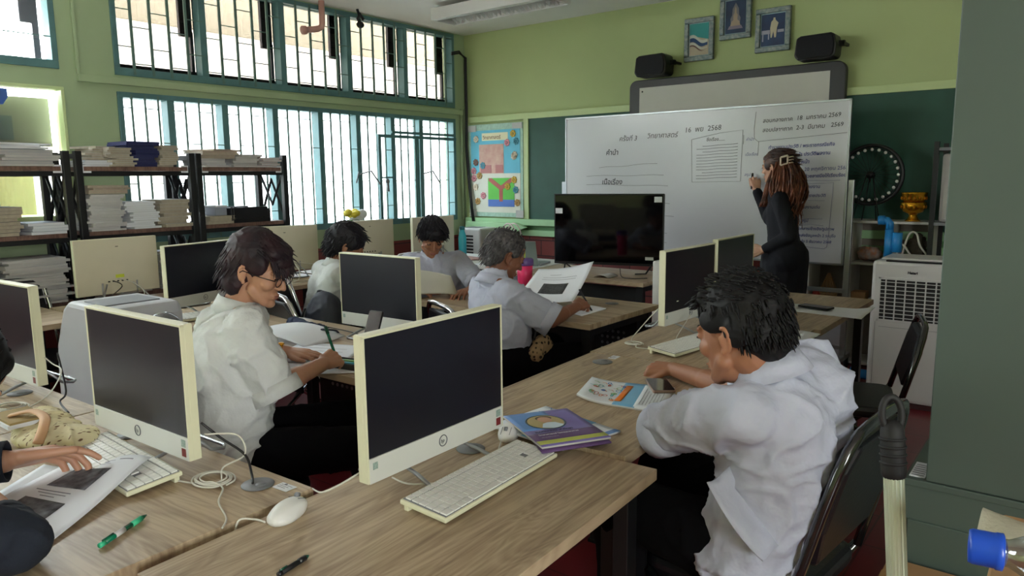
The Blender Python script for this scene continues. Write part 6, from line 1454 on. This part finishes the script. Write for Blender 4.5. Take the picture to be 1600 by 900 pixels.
# cubby contents
def lump(name, label, cat, loc, r, mm, seed=1, w_=.01):
    m = MB(); m.ell((0,0,r[2]), r).ell((r[0]*.4,0,r[2]*.8), (r[0]*.7, r[1]*.9, r[2]*.7)); b = bake(m, .008, 2, .5, wrinkle(w_, 20, seed)); b.v = [V((p.x,p.y,max(p.z,0))) for p in b.v]
    return single(name, label, cat, b, mm, loc)
lump('plastic_bag', 'crumpled clear and orange plastic bag in the left upper cubby', 'bag', (-1.285,6.02,.7985), (.08,.06,.055), mat('mixed_wrappers', (170,168,170), .4, c2=(190,120,70), scale=26), 3, .02)
lump('cloth_bundle', 'dark and white cloth bundle in the upper cubby behind the pump', 'bundle', (-1.10,6.02,.7985), (.07,.06,.045), mat('dark_cloth_mix', (190,188,184), .7, c2=(60,52,50), scale=22), 4, .016)
lump('dried_plant', 'dark dried plant bundle inside the right upper cubby', 'plant', (-.98,6.06,.7985), (.05,.05,.10), mat('dark_foliage', (60,54,40), .9), 5, .03)
single('cardboard_box', 'small brown box in the lower cubby beside the air cooler', 'box', MB().b2(-.05,.05,-.06,.06,0,.09), 'card', (-1.33,6.0,.4785), 0, None, .002)
lump('white_cloth', 'white folded cloth in the lower cubby beside the small box', 'cloth', (-1.22,6.0,.4785), (.05,.05,.03), 'paper', 6, .01)
t = thing('basket', 'small woven basket with tall splayed handle below the whiteboard', 'basket', (-1.575, 6.0, .4785))
t.location = (-1.56, 6.0, .4785); m = MB()
for k in range(16):
    a = 2*PI*k/16; m.tube([(.055*math.cos(a), .05*math.sin(a), 0), (.068*math.cos(a+.2), .06*math.sin(a+.2), .075)], .004, 5)
for z, r in ((.0,.056), (.03,.061), (.055,.066), (.077,.070)): m.tube([(r*math.cos(2*PI*k/20), r*.9*math.sin(2*PI*k/20), z+.003) for k in range(20)], .005, 5, True)
M['wicker'] = mat('natural_wicker', (176, 138, 88), .7); obj('basket_body', m, 'wicker', t); m = MB()
for k in range(7): x = -.055+.018*k; m.tube([(x, -.03, .078), (x*.15, 0, .21), (x, .03, .078)], .0035, 5)
obj('handle', m, 'wicker', t)
lump('red_toy', 'small red and white figure beside the woven basket', 'toy', (-1.64,5.97,.4785), (.03,.03,.04), 'g_red', 7, .004)
t = thing('storage_box', 'translucent storage box with red things below the basket shelf', 'box', (-1.56, 5.93, .33)); t.location = (-1.555, 5.93, .038)
obj('box_body', MB().b2(-.12,.12,0,.22,0,.38), mat('frosted_plastic', (190,190,196), .3), t, .006); obj('red_contents', MB().b2(-.10,.10,-.004,0,.33,.35), 'g_red', t)

# ============================================================= LOWER RIGHT: mop, carton, bottle
t = thing('mop_handle', 'ribbed aluminium pole with black hanging cap leaning at lower right', 'pole', (-.14, 1.0, 0)); a_ = V((-.055,.06-.08,0)); b_ = V((-.044,.078,1.062))
fl_ = lambda t_: V((.072,-.03,0)).lerp(V((-.044,.078,1.062)), t_)
m = MB(); n_ = 40; ax = (fl_(1)-fl_(0)).normalized(); q_ = ax.to_track_quat('Z','Y').to_matrix()
vs = []; 
for i_ in (0, 1):
    for k in range(n_): r = .0128+(.0006 if k % 2 else 0); vs.append(fl_(i_) + q_ @ V((r*math.cos(2*PI*k/n_), r*math.sin(2*PI*k/n_), 0)))
m.add(vs, [(k, (k+1)%n_, (k+1)%n_+n_, k+n_) for k in range(n_)] + [tuple(range(n_, 2*n_)), tuple(range(n_-1,-1,-1))]); obj('pole_tube', m, mat('pale_green_grey_aluminium', (186, 194, 172), .4, .35), t)
m = MB(); e0 = fl_(.995)
m.cap(e0-ax*.01, .0165, e0+ax*.045, .0155)
for k in range(4): m.lathe([(.0165,0),(.0178,.002),(.0165,.004)], 24, Matrix.Translation(e0+ax*(.0+.011*k)) @ q_.to_4x4())
c0 = e0+ax*.068; sx = V((.8,.6,0)).normalized()
m.tube([c0 + sx*.0135*math.cos(2*PI*k/20) + ax*.024*math.sin(2*PI*k/20) for k in range(20)], .0048, 8, True)
obj('hanging_cap', m, 'rubber', t)
t = thing('cardboard_box', 'brown cardboard box on the floor before the green cupboard', 'box', (-.165, 2.06, 0))
m = MB(); m.b2(-.20,.20,-.11,.11,0,.385); obj('carton', m, 'card', t, .003); m = MB(); m.b2(-.20,.20,-.02,.02,.385,.3865); obj('tape', m, mat('brown_tape', (160,120,74), .3), t)
# small side trolley that carries the bottle and cloth
t = thing('side_stand', 'low stand at the lower right corner carrying a bottle and cloth', 'stand', (.12, .92, 0))
obj('stand_top', MB().b2(-.175,.22,-.14,.16,1.0,1.02), 'card', t, .003)
for x in (-.15, .20):
    for y in (-.12, .14): obj('leg', MB().b2(x-.012,x+.012,y-.012,y+.012,0,1.0), 'black', t)
t = thing('plastic_bottle', 'clear plastic bottle with blue cap lying at the lower right corner', 'bottle', (-.066, .862, 1.064), math.radians(8))
B_ = rxz((0,0,0), 0, PI/2, 0)
obj('bottle_body', MB().lathe([(.013,.016),(.014,.03),(.020,.042),(.034,.062),(.038,.09),(.036,.10),(.038,.11),(.038,.22),(.03,.235),(.001,.236)], 32, B_), clear_mat('clear_bottle', (.72,.78,.82,1), .32), t)
m = MB(); m.lathe([(.001,-.006),(.0165,-.005),(.018,-.002),(.018,.018),(.019,.019),(.019,.025),(.0165,.026)], 36, B_); obj('bottle_cap', m, mat('blue_bottle_cap', (26, 76, 190), .3), t)
t = thing('cloth_bundle', 'beige folded cloth behind the clear bottle at lower right', 'cloth', (-.012, .965, 1.0)); m = MB()
def cl(u, v): return V((-.062+.20*u, .0+.09*v, .028+.035*u+.02*math.sin(u*5+v*3)*v))
m.sheet(cl, 14, 8, .006); m.sheet(lambda u, v: V((-.062+.20*u, -.0+.05*v, .028*v+.0+.03*u*v)), 14, 6, .004); obj('cloth_fold', m, mat('beige_canvas', (186, 182, 160), .9, bump=.5, bscale=150), t)
